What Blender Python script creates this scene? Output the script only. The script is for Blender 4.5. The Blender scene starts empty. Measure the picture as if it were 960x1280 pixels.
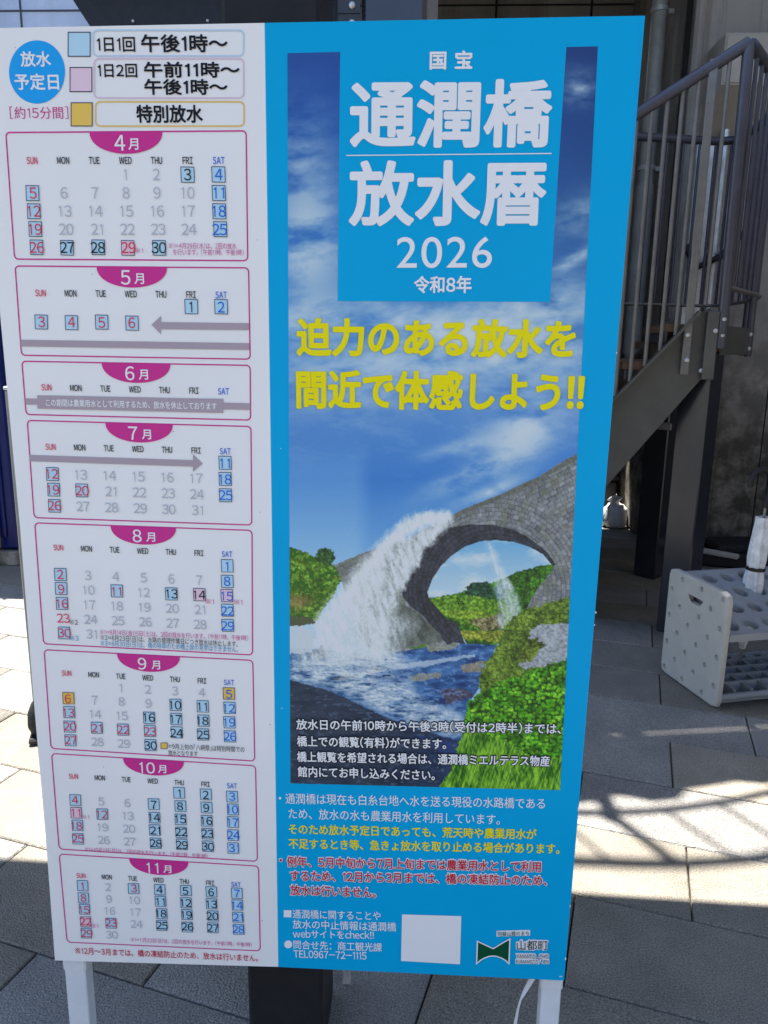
import bpy, math, random
import numpy as np
from mathutils import Vector, Matrix

random.seed(7); rng = np.random.default_rng(7)
scene = bpy.context.scene
col = scene.collection

# ------------------------------------------------------------------ camera
F, CX, CY = 961.0, 480.0, 640.0            # focal length and centre for a 960 x 1280 frame
PITCH, YAW, ROLL = -0.21601876, 0.04793882, -0.01491994
CAM = np.array([0.62587268, -1.13614661, 1.40])

def rot(p, y, r):
    c, s = math.cos, math.sin
    rx = np.array([[1, 0, 0], [0, c(p), -s(p)], [0, s(p), c(p)]])
    rz = np.array([[c(y), -s(y), 0], [s(y), c(y), 0], [0, 0, 1]])
    ry = np.array([[c(r), 0, s(r)], [0, 1, 0], [-s(r), 0, c(r)]])
    return rz @ rx @ ry
ROT = rot(PITCH, YAW, ROLL)
cam_data = bpy.data.cameras.new('camera')
cam = bpy.data.objects.new('camera', cam_data); col.objects.link(cam)
cam_data.sensor_fit = 'VERTICAL'; cam_data.sensor_height = 36.0; cam_data.sensor_width = 27.0
cam_data.lens = F / 1280 * 36.0
cam_data.clip_start = 0.02; cam_data.clip_end = 600
mw = Matrix.Identity(4)
for i in range(3):
    mw[i][0] = ROT[i, 0]; mw[i][1] = ROT[i, 2]; mw[i][2] = -ROT[i, 1]; mw[i][3] = CAM[i]
cam.matrix_world = mw
scene.camera = cam

# ------------------------------------------------------------------ sky, sun, exposure
SX, SY = 0.19, -0.33                       # how far a shadow moves per metre of height
EL = math.atan(1 / math.hypot(SX, SY))
world = bpy.data.worlds.new('World'); scene.world = world; world.use_nodes = True
nt = world.node_tree
sky = nt.nodes.new('ShaderNodeTexSky'); sky.sky_type = 'NISHITA'; sky.sun_disc = False
sky.sun_elevation = EL; sky.sun_rotation = math.atan2(-SX, -SY); sky.air_density = 1.0; sky.dust_density = 0.6
nt.links.new(sky.outputs[0], nt.nodes['Background'].inputs[0])
nt.nodes['Background'].inputs[1].default_value = 0.115
sun_d = bpy.data.lights.new('sun', 'SUN'); sun_d.energy = 5.0; sun_d.angle = math.radians(0.53); sun_d.color = (1.0, 0.94, 0.85)
sun = bpy.data.objects.new('sun', sun_d); col.objects.link(sun)
sun.rotation_euler = Vector((SX, SY, -1)).to_track_quat('-Z', 'Y').to_euler()
sun.location = (-3, 5, 12)
vs = scene.view_settings
vs.view_transform = 'Standard'; vs.look = 'None'; vs.gamma = 1.0; vs.use_curve_mapping = False
vs.exposure = 1.92
scene.cycles.max_bounces = 8; scene.cycles.diffuse_bounces = 4

# ------------------------------------------------------------------ geometry helpers
def ray(px, py):
    px, py = np.asarray(px, float), np.asarray(py, float)
    d = np.stack([(px - CX) / F, np.ones_like(px), -(py - CY) / F], -1)
    return d @ ROT.T
def on_plane(px, py, y=0.0):               # photo position -> point of the board's plane
    d = ray(px, py); t = (y - CAM[1]) / d[..., 1]
    return CAM + d * t[..., None]
def S(px, py):                             # -> (x, z) on the board
    p = on_plane(px, py); return p[..., 0], p[..., 2]
def PXM(px, py):                           # metres per photo pixel, horizontally and vertically
    x0, z0 = S(px - 1, py); x1, z1 = S(px + 1, py)
    a = math.hypot(x1 - x0, z1 - z0) / 2
    x0, z0 = S(px, py - 1); x1, z1 = S(px, py + 1)
    return a, math.hypot(x1 - x0, z1 - z0) / 2

class MB:
    """collects shapes and links them as one mesh object"""
    def __init__(s): s.v = []; s.f = []; s.m = []; s.sm = []
    def add(s, v, f, mat=0, smooth=False):
        o = len(s.v); s.v += [tuple(p) for p in v]
        for q in f: s.f.append(tuple(i + o for i in q)); s.m.append(mat); s.sm.append(smooth)
    def box(s, c, size, ang=0, mat=0, bev=0.0, axes=None):
        hx, hy, hz = [a / 2 for a in size]; b = min(bev, hx * .9, hy * .9, hz * .9)
        if axes is None:
            ca, sa = math.cos(math.radians(ang)), math.sin(math.radians(ang))
            axes = np.array([[ca, sa, 0], [-sa, ca, 0], [0, 0, 1.]])
        c = np.array(c, float)
        def P(x, y, z): return c + np.array([x, y, z]) @ axes
        if b <= 0:
            vs_ = [P(x, y, z) for z in (-hz, hz) for x, y in ((-hx, -hy), (hx, -hy), (hx, hy), (-hx, hy))]
            s.add(vs_, [(3, 2, 1, 0), (4, 5, 6, 7), (0, 1, 5, 4), (1, 2, 6, 5), (2, 3, 7, 6), (3, 0, 4, 7)], mat); return
        def ring(z, k):                    # octagon ring with cut corners
            x, y = hx - k, hy - k; e = b - k if k < b else 0
            return [P(-x + e, -y, z), P(x - e, -y, z), P(x, -y + e, z), P(x, y - e, z), P(x - e, y, z), P(-x + e, y, z), P(-x, y - e, z), P(-x, -y + e, z)]
        k = b * .999
        vs_ = ring(-hz, k) + ring(-hz + b, 0) + ring(hz - b, 0) + ring(hz, k)
        fs = [tuple(range(7, -1, -1)), tuple(range(24, 32))]
        for r in range(3):
            for i in range(8): fs.append((r * 8 + i, r * 8 + (i + 1) % 8, r * 8 + 8 + (i + 1) % 8, r * 8 + 8 + i))
        s.add(vs_, fs, mat)
    def tube(s, pts, r, seg=10, mat=0, cap=True, flat=None):
        pts = [np.array(p, float) for p in pts]; n = len(pts); rr = r if hasattr(r, '__len__') else [r] * n
        vs_ = []; ref = None
        for i in range(n):
            t = pts[min(i + 1, n - 1)] - pts[max(i - 1, 0)]; t = t / (np.linalg.norm(t) + 1e-12)
            if ref is None:
                ref = np.array([0, 0, 1.]) if abs(t[2]) < .9 else np.array([1., 0, 0])
            a = np.cross(ref, t); a /= np.linalg.norm(a) + 1e-12; b_ = np.cross(t, a); ref = b_
            for k in range(seg):
                q = 2 * math.pi * k / seg
                vs_.append(pts[i] + a * math.cos(q) * rr[i] * (1 if flat is None else flat[0]) + b_ * math.sin(q) * rr[i] * (1 if flat is None else flat[1]))
        fs = []
        for i in range(n - 1):
            for k in range(seg): fs.append((i * seg + k, i * seg + (k + 1) % seg, (i + 1) * seg + (k + 1) % seg, (i + 1) * seg + k))
        s.add(vs_, fs, mat, True)
        if cap:
            o = len(vs_) - seg
            s.add(vs_[:seg], [tuple(range(seg - 1, -1, -1))], mat); s.add(vs_[o:], [tuple(range(seg))], mat)
    def prism(s, poly, d, mat=0):          # poly: 3-D points of one face, d: vector to the other
        n = len(poly); d = np.array(d, float); P = [np.array(p, float) for p in poly]
        s.add(P + [p + d for p in P], [tuple(range(n - 1, -1, -1)), tuple(range(n, 2 * n))] + [(i, (i + 1) % n, (i + 1) % n + n, i + n) for i in range(n)], mat)
    def lathe(s, c, prof, seg=16, mat=0, axis=None):
        vs_ = []; c = np.array(c, float)
        for r, z in prof:
            for k in range(seg):
                q = 2 * math.pi * k / seg
                p = np.array([r * math.cos(q), r * math.sin(q), z])
                if axis is not None: p = p @ axis
                vs_.append(c + p)
        fs = []
        for i in range(len(prof) - 1):
            for k in range(seg): fs.append((i * seg + k, i * seg + (k + 1) % seg, (i + 1) * seg + (k + 1) % seg, (i + 1) * seg + k))
        fs.append(tuple(range(seg - 1, -1, -1))); fs.append(tuple(range((len(prof) - 1) * seg, len(prof) * seg)))
        s.add(vs_, fs, mat, True)
    def build(s, name, mats, parent=None):
        if not isinstance(mats, (list, tuple)): mats = [mats]
        base = base_of(parent); me = bpy.data.meshes.new(name)
        me.from_pydata([tuple(np.array(v) - base) for v in s.v], [], s.f)
        for m in mats: me.materials.append(m)
        me.polygons.foreach_set('material_index', s.m); me.polygons.foreach_set('use_smooth', s.sm); me.update()
        o = bpy.data.objects.new(name, me); col.objects.link(o)
        if parent is not None: o.parent = parent
        return o
def base_of(o):
    b = np.zeros(3)
    while o is not None: b = b + np.array(o.location); o = o.parent
    return b
def tag(o, label=None, cat=None, group=None, kind=None):
    if label: o['label'] = label
    if cat: o['category'] = cat
    if group: o['group'] = group
    if kind: o['kind'] = kind
    return o
def thing(name, label, cat, loc, group=None):
    o = bpy.data.objects.new(name, None); col.objects.link(o); o.location = loc; o.empty_display_size = .1
    return tag(o, label, cat, group)

# ------------------------------------------------------------------ materials
def lin(r, g, b):
    return tuple(((c / 255) / 12.92 if c / 255 <= .04045 else ((c / 255 + .055) / 1.055) ** 2.4) for c in (r, g, b)) + (1,)
def mat(name, color, rough=.5, metal=0.0, spec=.5, var=0.0, scale=20, bump=0.0, bscale=200, trans=0.0, coat=0.0):
    m = bpy.data.materials.new(name); m.use_nodes = True; t = m.node_tree; b = t.nodes['Principled BSDF']
    c = tuple(color[:3]) + (1,)
    b.inputs['Base Color'].default_value = c; b.inputs['Roughness'].default_value = rough; b.inputs['Metallic'].default_value = metal
    b.inputs['Specular IOR Level'].default_value = spec; b.inputs['Transmission Weight'].default_value = trans; b.inputs['Coat Weight'].default_value = coat
    if var > 0 or bump > 0:
        tc = t.nodes.new('ShaderNodeTexCoord')
    if var > 0:
        n = t.nodes.new('ShaderNodeTexNoise'); n.inputs['Scale'].default_value = scale; n.inputs['Detail'].default_value = 6; n.inputs['Roughness'].default_value = .65
        r = t.nodes.new('ShaderNodeValToRGB'); r.color_ramp.elements[0].position = .3; r.color_ramp.elements[1].position = .7
        r.color_ramp.elements[0].color = tuple(x * (1 - var) for x in c[:3]) + (1,); r.color_ramp.elements[1].color = tuple(min(1, x * (1 + var)) for x in c[:3]) + (1,)
        t.links.new(tc.outputs['Object'], n.inputs['Vector']); t.links.new(n.outputs['Fac'], r.inputs[0]); t.links.new(r.outputs[0], b.inputs['Base Color'])
    if bump > 0:
        n = t.nodes.new('ShaderNodeTexNoise'); n.inputs['Scale'].default_value = bscale; n.inputs['Detail'].default_value = 4
        k = t.nodes.new('ShaderNodeBump'); k.inputs['Strength'].default_value = bump; k.inputs['Distance'].default_value = .01
        t.links.new(tc.outputs['Object'], n.inputs['Vector']); t.links.new(n.outputs['Fac'], k.inputs['Height']); t.links.new(k.outputs[0], b.inputs['Normal'])
    return m

def concrete(name, c0, c1, stain, stain_amt, joints=None):
    m = bpy.data.materials.new(name); m.use_nodes = True; t = m.node_tree; b = t.nodes['Principled BSDF']; N = t.nodes.new; L = t.links.new
    b.inputs['Roughness'].default_value = .85; b.inputs['Specular IOR Level'].default_value = .25
    geo = N('ShaderNodeNewGeometry'); sep = N('ShaderNodeSeparateXYZ'); L(geo.outputs['Position'], sep.inputs[0])
    n1 = N('ShaderNodeTexNoise'); n1.inputs['Scale'].default_value = 1.6; n1.inputs['Detail'].default_value = 8; n1.inputs['Roughness'].default_value = .62; L(geo.outputs['Position'], n1.inputs[0])
    r1 = N('ShaderNodeValToRGB'); r1.color_ramp.elements[0].position = .36; r1.color_ramp.elements[1].position = .66; r1.color_ramp.elements[0].color = c0 + (1,); r1.color_ramp.elements[1].color = c1 + (1,); L(n1.outputs[0], r1.inputs[0])
    mp = N('ShaderNodeMapping'); mp.inputs['Scale'].default_value = (5.5, 5.5, .45); L(geo.outputs['Position'], mp.inputs[0])
    n2 = N('ShaderNodeTexNoise'); n2.inputs['Scale'].default_value = 1.2; n2.inputs['Detail'].default_value = 7; n2.inputs['Roughness'].default_value = .7; L(mp.outputs[0], n2.inputs[0])
    r2 = N('ShaderNodeValToRGB'); r2.color_ramp.elements[0].position = .5; r2.color_ramp.elements[1].position = .68; L(n2.outputs[0], r2.inputs[0])
    mul = N('ShaderNodeMath'); mul.operation = 'MULTIPLY'; mul.inputs[1].default_value = stain_amt; L(r2.outputs[0], mul.inputs[0])
    mx = N('ShaderNodeMix'); mx.data_type = 'RGBA'; L(mul.outputs[0], mx.inputs[0]); L(r1.outputs[0], mx.inputs[6]); mx.inputs[7].default_value = stain + (1,)
    # mould creeping up from the foot of the wall (dirt of its own, blotchy)
    n3 = N('ShaderNodeTexNoise'); n3.inputs['Scale'].default_value = 6; n3.inputs['Detail'].default_value = 8; n3.inputs['Roughness'].default_value = .7; L(geo.outputs['Position'], n3.inputs[0])
    mr = N('ShaderNodeMapRange'); mr.inputs[1].default_value = 1.9; mr.inputs[2].default_value = .6; L(sep.outputs[2], mr.inputs[0])
    ad = N('ShaderNodeMath'); ad.operation = 'MULTIPLY'; L(mr.outputs[0], ad.inputs[0])
    r3 = N('ShaderNodeValToRGB'); r3.color_ramp.elements[0].position = .36; r3.color_ramp.elements[1].position = .55; L(n3.outputs[0], r3.inputs[0]); L(r3.outputs[0], ad.inputs[1])
    m2 = N('ShaderNodeMath'); m2.operation = 'MULTIPLY'; m2.inputs[1].default_value = .9 if stain_amt > .3 else .2; L(ad.outputs[0], m2.inputs[0])
    mx2 = N('ShaderNodeMix'); mx2.data_type = 'RGBA'; L(m2.outputs[0], mx2.inputs[0]); L(mx.outputs[2], mx2.inputs[6]); mx2.inputs[7].default_value = (.055, .05, .038, 1)
    L(mx2.outputs[2], b.inputs['Base Color'])
    n4 = N('ShaderNodeTexNoise'); n4.inputs['Scale'].default_value = 40; n4.inputs['Detail'].default_value = 6; L(geo.outputs['Position'], n4.inputs[0])
    k = N('ShaderNodeBump'); k.inputs['Strength'].default_value = .35; k.inputs['Distance'].default_value = .01; L(n4.outputs[0], k.inputs['Height']); L(k.outputs[0], b.inputs['Normal'])
    return m

M = {}
M['wall'] = concrete('grey_concrete', (.27, .245, .215), (.40, .37, .33), (.10, .08, .06), .6)
M['pier'] = concrete('smooth_concrete', (.25, .225, .195), (.37, .34, .305), (.11, .08, .055), .8)
M['skylit_wall'] = concrete('skylit_pale_concrete', (.40, .44, .54), (.52, .56, .66), (.3, .32, .38), .3)  # blue of the skylight is put into this wall's colour
M['beige_wall'] = mat('beige_render', (.40, .38, .34), .9, 0, .2, .12, 2)
M['dark_steel'] = mat('dark_grey_painted_steel', (.02, .02, .025), .42, 0, .5, .25, 9, .05, 60)
M['column_steel'] = mat('matte_dark_column_paint', (.016, .016, .019), .55, 0, .3, .2, 30, .08, 90)
M['gloss_steel'] = mat('glossy_dark_painted_steel', (.022, .024, .034), .22, 0, .6, .2, 6)
M['stair_steel'] = mat('brown_grey_painted_steel', (.072, .071, .066), .4, 0, .5, .2, 7, .04, 80)
M['rail_steel'] = mat('dark_rail_paint', (.055, .055, .075), .38, 0, .5, .2, 14)
M['bar_steel'] = mat('grey_baluster_paint', (.16, .155, .145), .4, 0, .5, .2, 14)
M['bolt'] = mat('galvanised_bolt', (.55, .55, .53), .4, .3, .5, .2, 60)
M['wood'] = mat('brown_tread_board', (.20, .12, .075), .7, 0, .3, .4, 18)
M['pvc'] = mat('grey_plastic_pipe', (.35, .35, .33), .5, 0, .4, .2, 8)
M['zinc'] = mat('galvanised_conduit', (.5, .52, .54), .35, .7, .5, .2, 12)
M['box_beige'] = mat('beige_painted_box', (.40, .36, .30), .55, 0, .4, .12, 5)
M['seal'] = mat('black_joint_sealant', (.012, .012, .012), .9)
M['stand'] = mat('pale_grey_plastic', (.46, .45, .42), .45, 0, .45, .08, 12, .04, 300)
M['stand_dark'] = mat('blue_grey_plastic', (.28, .30, .33), .45, 0, .45, .08, 12, .04, 300)
M['navy'] = mat('navy_blue_gloss_paint', (.002, .010, .11), .32, 0, .25, .1, 6)
M['black'] = mat('black_plastic', (.012, .012, .013), .5, 0, .4, .2, 30)
M['blackbag'] = mat('black_nylon', (.018, .018, .02), .75, 0, .3, .3, 40, .3, 60)
M['grey_alu'] = mat('grey_aluminium', (.28, .29, .29), .4, .5, .5, .1, 10)
M['white_paint'] = mat('white_painted_tube', (.72, .74, .76), .35, 0, .5, .06, 14)
M['white_plastic'] = mat('white_plastic_film', (.75, .76, .77), .35, 0, .5, .08, 20)
M['clear_film'] = mat('clear_umbrella_film', (.75, .78, .82), .25, 0, .5, .25, 22, .6, 45)
M['sheet'] = mat('white_laminated_paper', (.85, .845, .83), .42, 0, .3, .025, 3, .03, 9)
M['blue'] = mat('sky_blue_print', (.0, .385, .71), .42, 0, .10, .03, 3, .03, 9)
M['edge'] = mat('board_edge_aluminium', (.55, .57, .6), .35, .4)
def ink(name, rgb, k=1.2): M[name] = mat(name, tuple(min(.84, c * k) for c in lin(*rgb)[:3]), .45, 0, .22)
ink('ink_white', (232, 234, 236)); ink('ink_yellow', (244, 232, 0)); ink('ink_black', (16, 18, 28)); ink('ink_grey', (168, 170, 178))
ink('ink_red', (205, 50, 80)); ink('ink_blue', (10, 100, 200)); ink('ink_magenta', (190, 45, 130)); ink('ink_crimson', (190, 30, 50))
ink('ink_teal', (20, 130, 170)); ink('ink_mauve', (168, 150, 172)); ink('ink_navy', (30, 44, 82)); ink('ink_lightblue', (196, 221, 236))
ink('ink_pink', (240, 212, 222)); ink('ink_orange', (238, 190, 88)); ink('ink_frame_blue', (176, 200, 226)); ink('ink_frame_pink', (228, 196, 214))
ink('ink_frame_orange', (232, 196, 110)); ink('ink_circle', (20, 150, 218)); ink('ink_green', (0, 72, 44)); ink('ink_palegrey', (222, 226, 230))

for n_, c_ in (('ink_yellow', (.88, .76, .0)), ('ink_mauve', (.42, .34, .385)), ('ink_lightblue', (.47, .71, .84)), ('ink_pink', (.82, .60, .70)), ('ink_orange', (.84, .56, .11)), ('ink_frame_blue', (.50, .66, .80)), ('ink_frame_pink', (.72, .56, .66)), ('ink_frame_orange', (.78, .56, .17))):
    M[n_] = mat(n_, c_, .45, 0, .22)
# paving: per-tile tint from a colour attribute, grain and stains on top
def paving_mat():
    m = bpy.data.materials.new('granite_finish_paving'); m.use_nodes = True; t = m.node_tree; b = t.nodes['Principled BSDF']; N = t.nodes.new; L = t.links.new
    b.inputs['Roughness'].default_value = .8; b.inputs['Specular IOR Level'].default_value = .3
    at = N('ShaderNodeAttribute'); at.attribute_name = 'tint'
    geo = N('ShaderNodeNewGeometry')
    n1 = N('ShaderNodeTexNoise'); n1.inputs['Scale'].default_value = 260; n1.inputs['Detail'].default_value = 3; L(geo.outputs['Position'], n1.inputs[0])
    r1 = N('ShaderNodeMapRange'); r1.inputs[1].default_value = .3; r1.inputs[2].default_value = .7; r1.inputs[3].default_value = .55; r1.inputs[4].default_value = 1.42; L(n1.outputs[0], r1.inputs[0])
    n2 = N('ShaderNodeTexNoise'); n2.inputs['Scale'].default_value = 4; n2.inputs['Detail'].default_value = 7; n2.inputs['Roughness'].default_value = .65; L(geo.outputs['Position'], n2.inputs[0])
    r2 = N('ShaderNodeMapRange'); r2.inputs[1].default_value = .3; r2.inputs[2].default_value = .7; r2.inputs[3].default_value = .78; r2.inputs[4].default_value = 1.16; L(n2.outputs[0], r2.inputs[0])
    mu = N('ShaderNodeMath'); mu.operation = 'MULTIPLY'; L(r1.outputs[0], mu.inputs[0]); L(r2.outputs[0], mu.inputs[1])
    vm = N('ShaderNodeVectorMath'); vm.operation = 'SCALE'; L(at.outputs['Color'], vm.inputs[0]); L(mu.outputs[0], vm.inputs['Scale'])
    L(vm.outputs[0], b.inputs['Base Color'])
    n3 = N('ShaderNodeTexNoise'); n3.inputs['Scale'].default_value = 190; n3.inputs['Detail'].default_value = 3; L(geo.outputs['Position'], n3.inputs[0])
    k = N('ShaderNodeBump'); k.inputs['Strength'].default_value = .9; k.inputs['Distance'].default_value = .008; L(n3.outputs[0], k.inputs['Height']); L(k.outputs[0], b.inputs['Normal'])
    return m
M['paving'] = paving_mat()
M['ground'] = mat('grey_gravel_bed', (.10, .095, .09), .95, 0, .2, .35, 6, .4, 60)

# ------------------------------------------------------------------ setting: ground and paving
g = MB(); g.add([(-150, -150, -.02), (150, -150, -.02), (150, 150, -.02), (-150, 150, -.02)], [(0, 1, 2, 3)])
tag(g.build('ground', M['ground']), kind='structure')
TA = math.radians(-15.4); TU = np.array([math.cos(TA), math.sin(TA)]); TV = np.array([-math.sin(TA), math.cos(TA)])
P0 = np.array([1.045, .643])      # a joint corner read off the photograph
pv = MB(); tints = []
TW, TH, GAP, BV = .60, .310, .0045, .0035
for r in range(-14, 26):
    off = (.0 if r % 2 else .30) + .012 - .013 * (r + 1)
    for c in range(-14, 18):
        u0, v0 = c * TW + off, r * TH
        ctr = P0 + TU * (u0 + TW / 2) + TV * (v0 + TH / 2)
        if not (-5.5 < ctr[0] < 6 and -3.2 < ctr[1] < 6.4): continue
        dz = rng.normal(0, .0009)
        def q(u, v, z): p = P0 + TU * u + TV * v; return (p[0], p[1], z + dz)
        a0, a1, b0, b1 = u0 + GAP / 2, u0 + TW - GAP / 2, v0 + GAP / 2, v0 + TH - GAP / 2
        vs_ = [q(a0, b0, -.02), q(a1, b0, -.02), q(a1, b1, -.02), q(a0, b1, -.02),
               q(a0, b0, -BV), q(a1, b0, -BV), q(a1, b1, -BV), q(a0, b1, -BV),
               q(a0 + BV, b0 + BV, 0), q(a1 - BV, b0 + BV, 0), q(a1 - BV, b1 - BV, 0), q(a0 + BV, b1 - BV, 0)]
        pv.add(vs_, [(8, 9, 10, 11)] + [(i, (i + 1) % 4, 4 + (i + 1) % 4, 4 + i) for i in range(4)] + [(4 + i, 4 + (i + 1) % 4, 8 + (i + 1) % 4, 8 + i) for i in range(4)])
        kind = rng.random(); L_ = .26 * (1 + rng.normal(0, .11))
        tone = np.array([1.02, .93, .78]) if kind < .38 else (np.array([1.0, .97, .92]) if kind < .75 else np.array([.86, .80, .72]))
        tints.append(np.clip(tone * L_, .12, .5))
po = pv.build('paving', M['paving']); tag(po, kind='structure')
ca = po.data.color_attributes.new('tint', 'FLOAT_COLOR', 'POINT')
buf = np.ones((len(pv.v), 4), np.float32); buf[:, :3] = np.repeat(np.array(tints), 12, 0); ca.data.foreach_set('color', buf.ravel())

# ------------------------------------------------------------------ walls
w = thing('concrete_wall', 'tall stained grey concrete wall with panel joints behind the board and stairs', 'wall', (0, 6, 0))
b = MB()
WX0, WX1, WH = -1.45, 2.30, 8.0
hx, hz = 2.18 - SX * 3.46, 3.52            # opening added high in the wall so sunlight reaches the bag
hx0, hx1, hz0, hz1 = hx - .24, hx + .20, hz - .34, hz + .42
for x0, x1, z0, z1 in ((WX0, hx0, -.02, WH), (hx1, WX1, -.02, WH), (hx0, hx1, -.02, hz0), (hx0, hx1, hz1, WH)):
    b.box(((x0 + x1) / 2, 6.06, (z0 + z1) / 2), (x1 - x0, .12, z1 - z0))
b.build('wall', M['wall'], w)
b = MB()
for x in (-.9, 1.15, 1.93): b.box((x, 5.999, WH / 2), (.018, .01, WH))
for z in (1.2, 2.67, 4.14, 5.6): b.box(((WX0 + WX1) / 2, 5.9985, z), (WX1 - WX0, .01, .012))
b.build('panel_joint', M['seal'], w)

w = thing('concrete_wall', 'pale concrete wall tinted by painted skylight, with square panel joints at the top left behind the board', 'wall', (-5, 5.6, 0))
b = MB(); b.box((-5.4, 5.76, 3.2), (7.8, .4, 6.4), bev=.01); b.build('wall', M['skylit_wall'], w)
b = MB()
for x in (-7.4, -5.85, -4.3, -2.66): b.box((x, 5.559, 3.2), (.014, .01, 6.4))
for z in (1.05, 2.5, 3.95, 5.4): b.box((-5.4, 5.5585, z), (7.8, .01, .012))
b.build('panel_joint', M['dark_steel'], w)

# unseen beige building added behind the camera to block low sky and bounce warm sun
ob = thing('added_building', 'unseen low beige building added behind the camera to block sky and bounce warm light', 'building', (0, -11, 0))
b = MB(); b.box((0, -12.5, 2.6), (44, 5, 5.2)); b.build('wall', M['beige_wall'], ob)
b = MB(); b.box((0, -12.4, 5.32), (45, 6, .22)); b.build('roof', M['dark_steel'], ob)
for x in range(-18, 19, 6):
    b = MB(); b.box((x, -9.99, 1.9), (2.2, .06, 1.5)); f_ = b.build('window', M['dark_steel'], ob)
    b = MB(); b.box((x, -9.955, 1.9), (2.0, .02, 1.3)); b.build('pane', M['gloss_steel'], f_)

w = thing('hidden_block_wall', 'added concrete wall hidden behind the board, blocking sky light from the stairs', 'wall', (.6, 4.5, 0))  # hidden wall added edge-on to keep sky light off the stair area
b = MB(); b.box((.60, 4.47, 2.19), (.10, 3.04, 4.38), bev=.006); b.build('wall', M['wall'], w)

w = thing('concrete_pier', 'wide smooth concrete pier right of the drainpipe with a beige box on it', 'pier', (4, 4.3, 0))
b = MB(); b.box((4.87, 5.3, 4), (5.2, 2.0, 8), bev=.02); b.build('wall', M['pier'], w)
b = MB(); b.box((4.45, 1.9, 3.4), (.3, 4.798, 6.8), bev=.02); b.build('sky_block_wall', M['pier'], w)  # unseen wall added on the right to block sky light
b = MB(); b.box((2.262, 4.42, 4), (.02, .07, 8)); b.box((2.98, 4.2985, 4), (.007, .008, 8)); b.build('panel_joint', M['seal'], w)

dp = thing('drainpipe', 'grey vertical drainpipe with a coupling on the concrete wall', 'pipe', (2.165, 4.78, 0))
b = MB(); b.tube([(2.30, 4.78, 1.22), (2.20, 4.78, 1.24), (2.165, 4.78, 1.30), (2.165, 4.78, 7.8)], .052, 16); b.build('pipe', M['pvc'], dp)
b = MB(); b.tube([(2.165, 4.78, 1.35), (2.165, 4.78, 2.52)], .063, 16); b.build('sleeve', M['pvc'], dp)
for z in (2.62, 3.62):
    b = MB(); b.tube([(2.165, 4.78, z), (2.165, 4.78, z + .03)], .060, 16); b.box((2.22, 4.80, z + .015), (.09, .03, .03)); b.build('bracket', M['bolt'], dp)

eb = thing('utility_box', 'beige metal utility box fixed high on the pier behind the stair rail', 'utility box', (2.62, 4.15, 2.9))
b = MB(); b.prism([(2.36, 4.297, 3.22), (2.36, 4.00, 3.22), (2.36, 4.00, 2.94), (2.36, 4.297, 2.72)], (.55, 0, 0)); b.build('housing', M['box_beige'], eb)
b = MB(); b.box((2.635, 3.996, 3.08), (.53, .006, .26), bev=.002); b.build('lid', M['box_beige'], eb)
eb2 = thing('conduit_pipe', 'thin galvanised conduit running down under the beige box', 'pipe', (2.48, 4.2, 0))
b = MB(); b.tube([(2.50, 4.24, 0.3), (2.50, 4.24, 2.75)], .028, 12); b.build('pipe', M['zinc'], eb2)
for z in (1.2, 2.0, 2.66):
    b = MB(); b.tube([(2.50, 4.24, z), (2.50, 4.24, z + .04)], .034, 12); b.box((2.50, 4.28, z + .02), (.11, .03, .03)); b.build('clip', M['bolt'], eb2)
eb3 = thing('cable_duct', 'pale grey flat metal duct on the pier beside the conduit', 'duct', (2.38, 4.27, 2.2))
b = MB(); b.box((2.385, 4.262, 1.95), (.13, .07, 1.5), bev=.008); b.build('cover', M['zinc'], eb3)
b = MB(); b.tube([(2.31, 4.21, 2.05), (2.36, 4.16, 1.9), (2.52, 4.14, 1.98), (2.64, 4.16, 2.12)], .022, 10); b.build('cable', M['black'], eb3)

# ------------------------------------------------------------------ canopy over the board, its column behind the board
cn = thing('steel_canopy', 'dark steel canopy whose square column stands right behind the notice board', 'canopy', (.388, .2, 0))
b = MB(); b.prism([(-4.5, -.55, 2.70), (6.5, -.55, 2.70), (6.5, 1.40, 2.70), (1.05 - SX * 2.7 + 0, .645 - SY * 2.7, 2.70), (-4.5, 1.62, 2.70)], (0, 0, .09)); b.build('roof', M['dark_steel'], cn)  # unseen roof; shaped to shade the foreground and extended to block sky
b = MB(); b.box((.388, .20, 1.35), (.146, .18, 2.70), bev=.006); b.build('column', M['column_steel'], cn)
b = MB(); b.box((.388, .60, 2.64), (.10, .98, .12), bev=.004); b.build('arm', M['dark_steel'], cn)

# ------------------------------------------------------------------ upper walkway above the frame; its edge and rail throw the striped shadow
UPZ = np.array([0, 0, 1.])
def up(gx, gy, z=0): return (gx - SX * z, gy - SY * z, z)
ZD = 4.4
wk = thing('walkway', 'raised steel walkway with a curved railing high above the stairs', 'walkway', (1.5, 4, ZD))
gx = np.linspace(.15, 4.6, 100)
gy = np.interp(gx, [0, 1.16, 1.45, 1.75, 2.1, 2.6, 3.0, 4.6], [1.09, 1.08, 1.10, 1.23, 1.38, 1.50, 1.58, 1.95])
gy = np.convolve(np.pad(gy, 7, mode='edge'), np.ones(15) / 15, 'valid')
def bmp(a, c): return np.clip((gx - a) / .04, 0, 1) * np.clip((c - gx) / .07, 0, 1)
grail = gy.copy(); gy = gy + .040 * bmp(1.17, 1.36) + .045 * bmp(1.46, 1.76) + .03 * bmp(2.0, 2.3)
edge = [up(x, y, ZD) for x, y in zip(gx, gy)]
def sl(x): return 1.50 + (x - 1.26) * .18
slit_a = [up(x, sl(x) - .018 + max(0, y - sl(x) + .1), ZD) for x, y in zip(gx, gy) if y < sl(x) - .1]
n_a = len(slit_a)
b = MB()
fr = [e for e, (x, y) in zip(edge, zip(gx, gy)) if y < sl(x) - .1]
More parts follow.
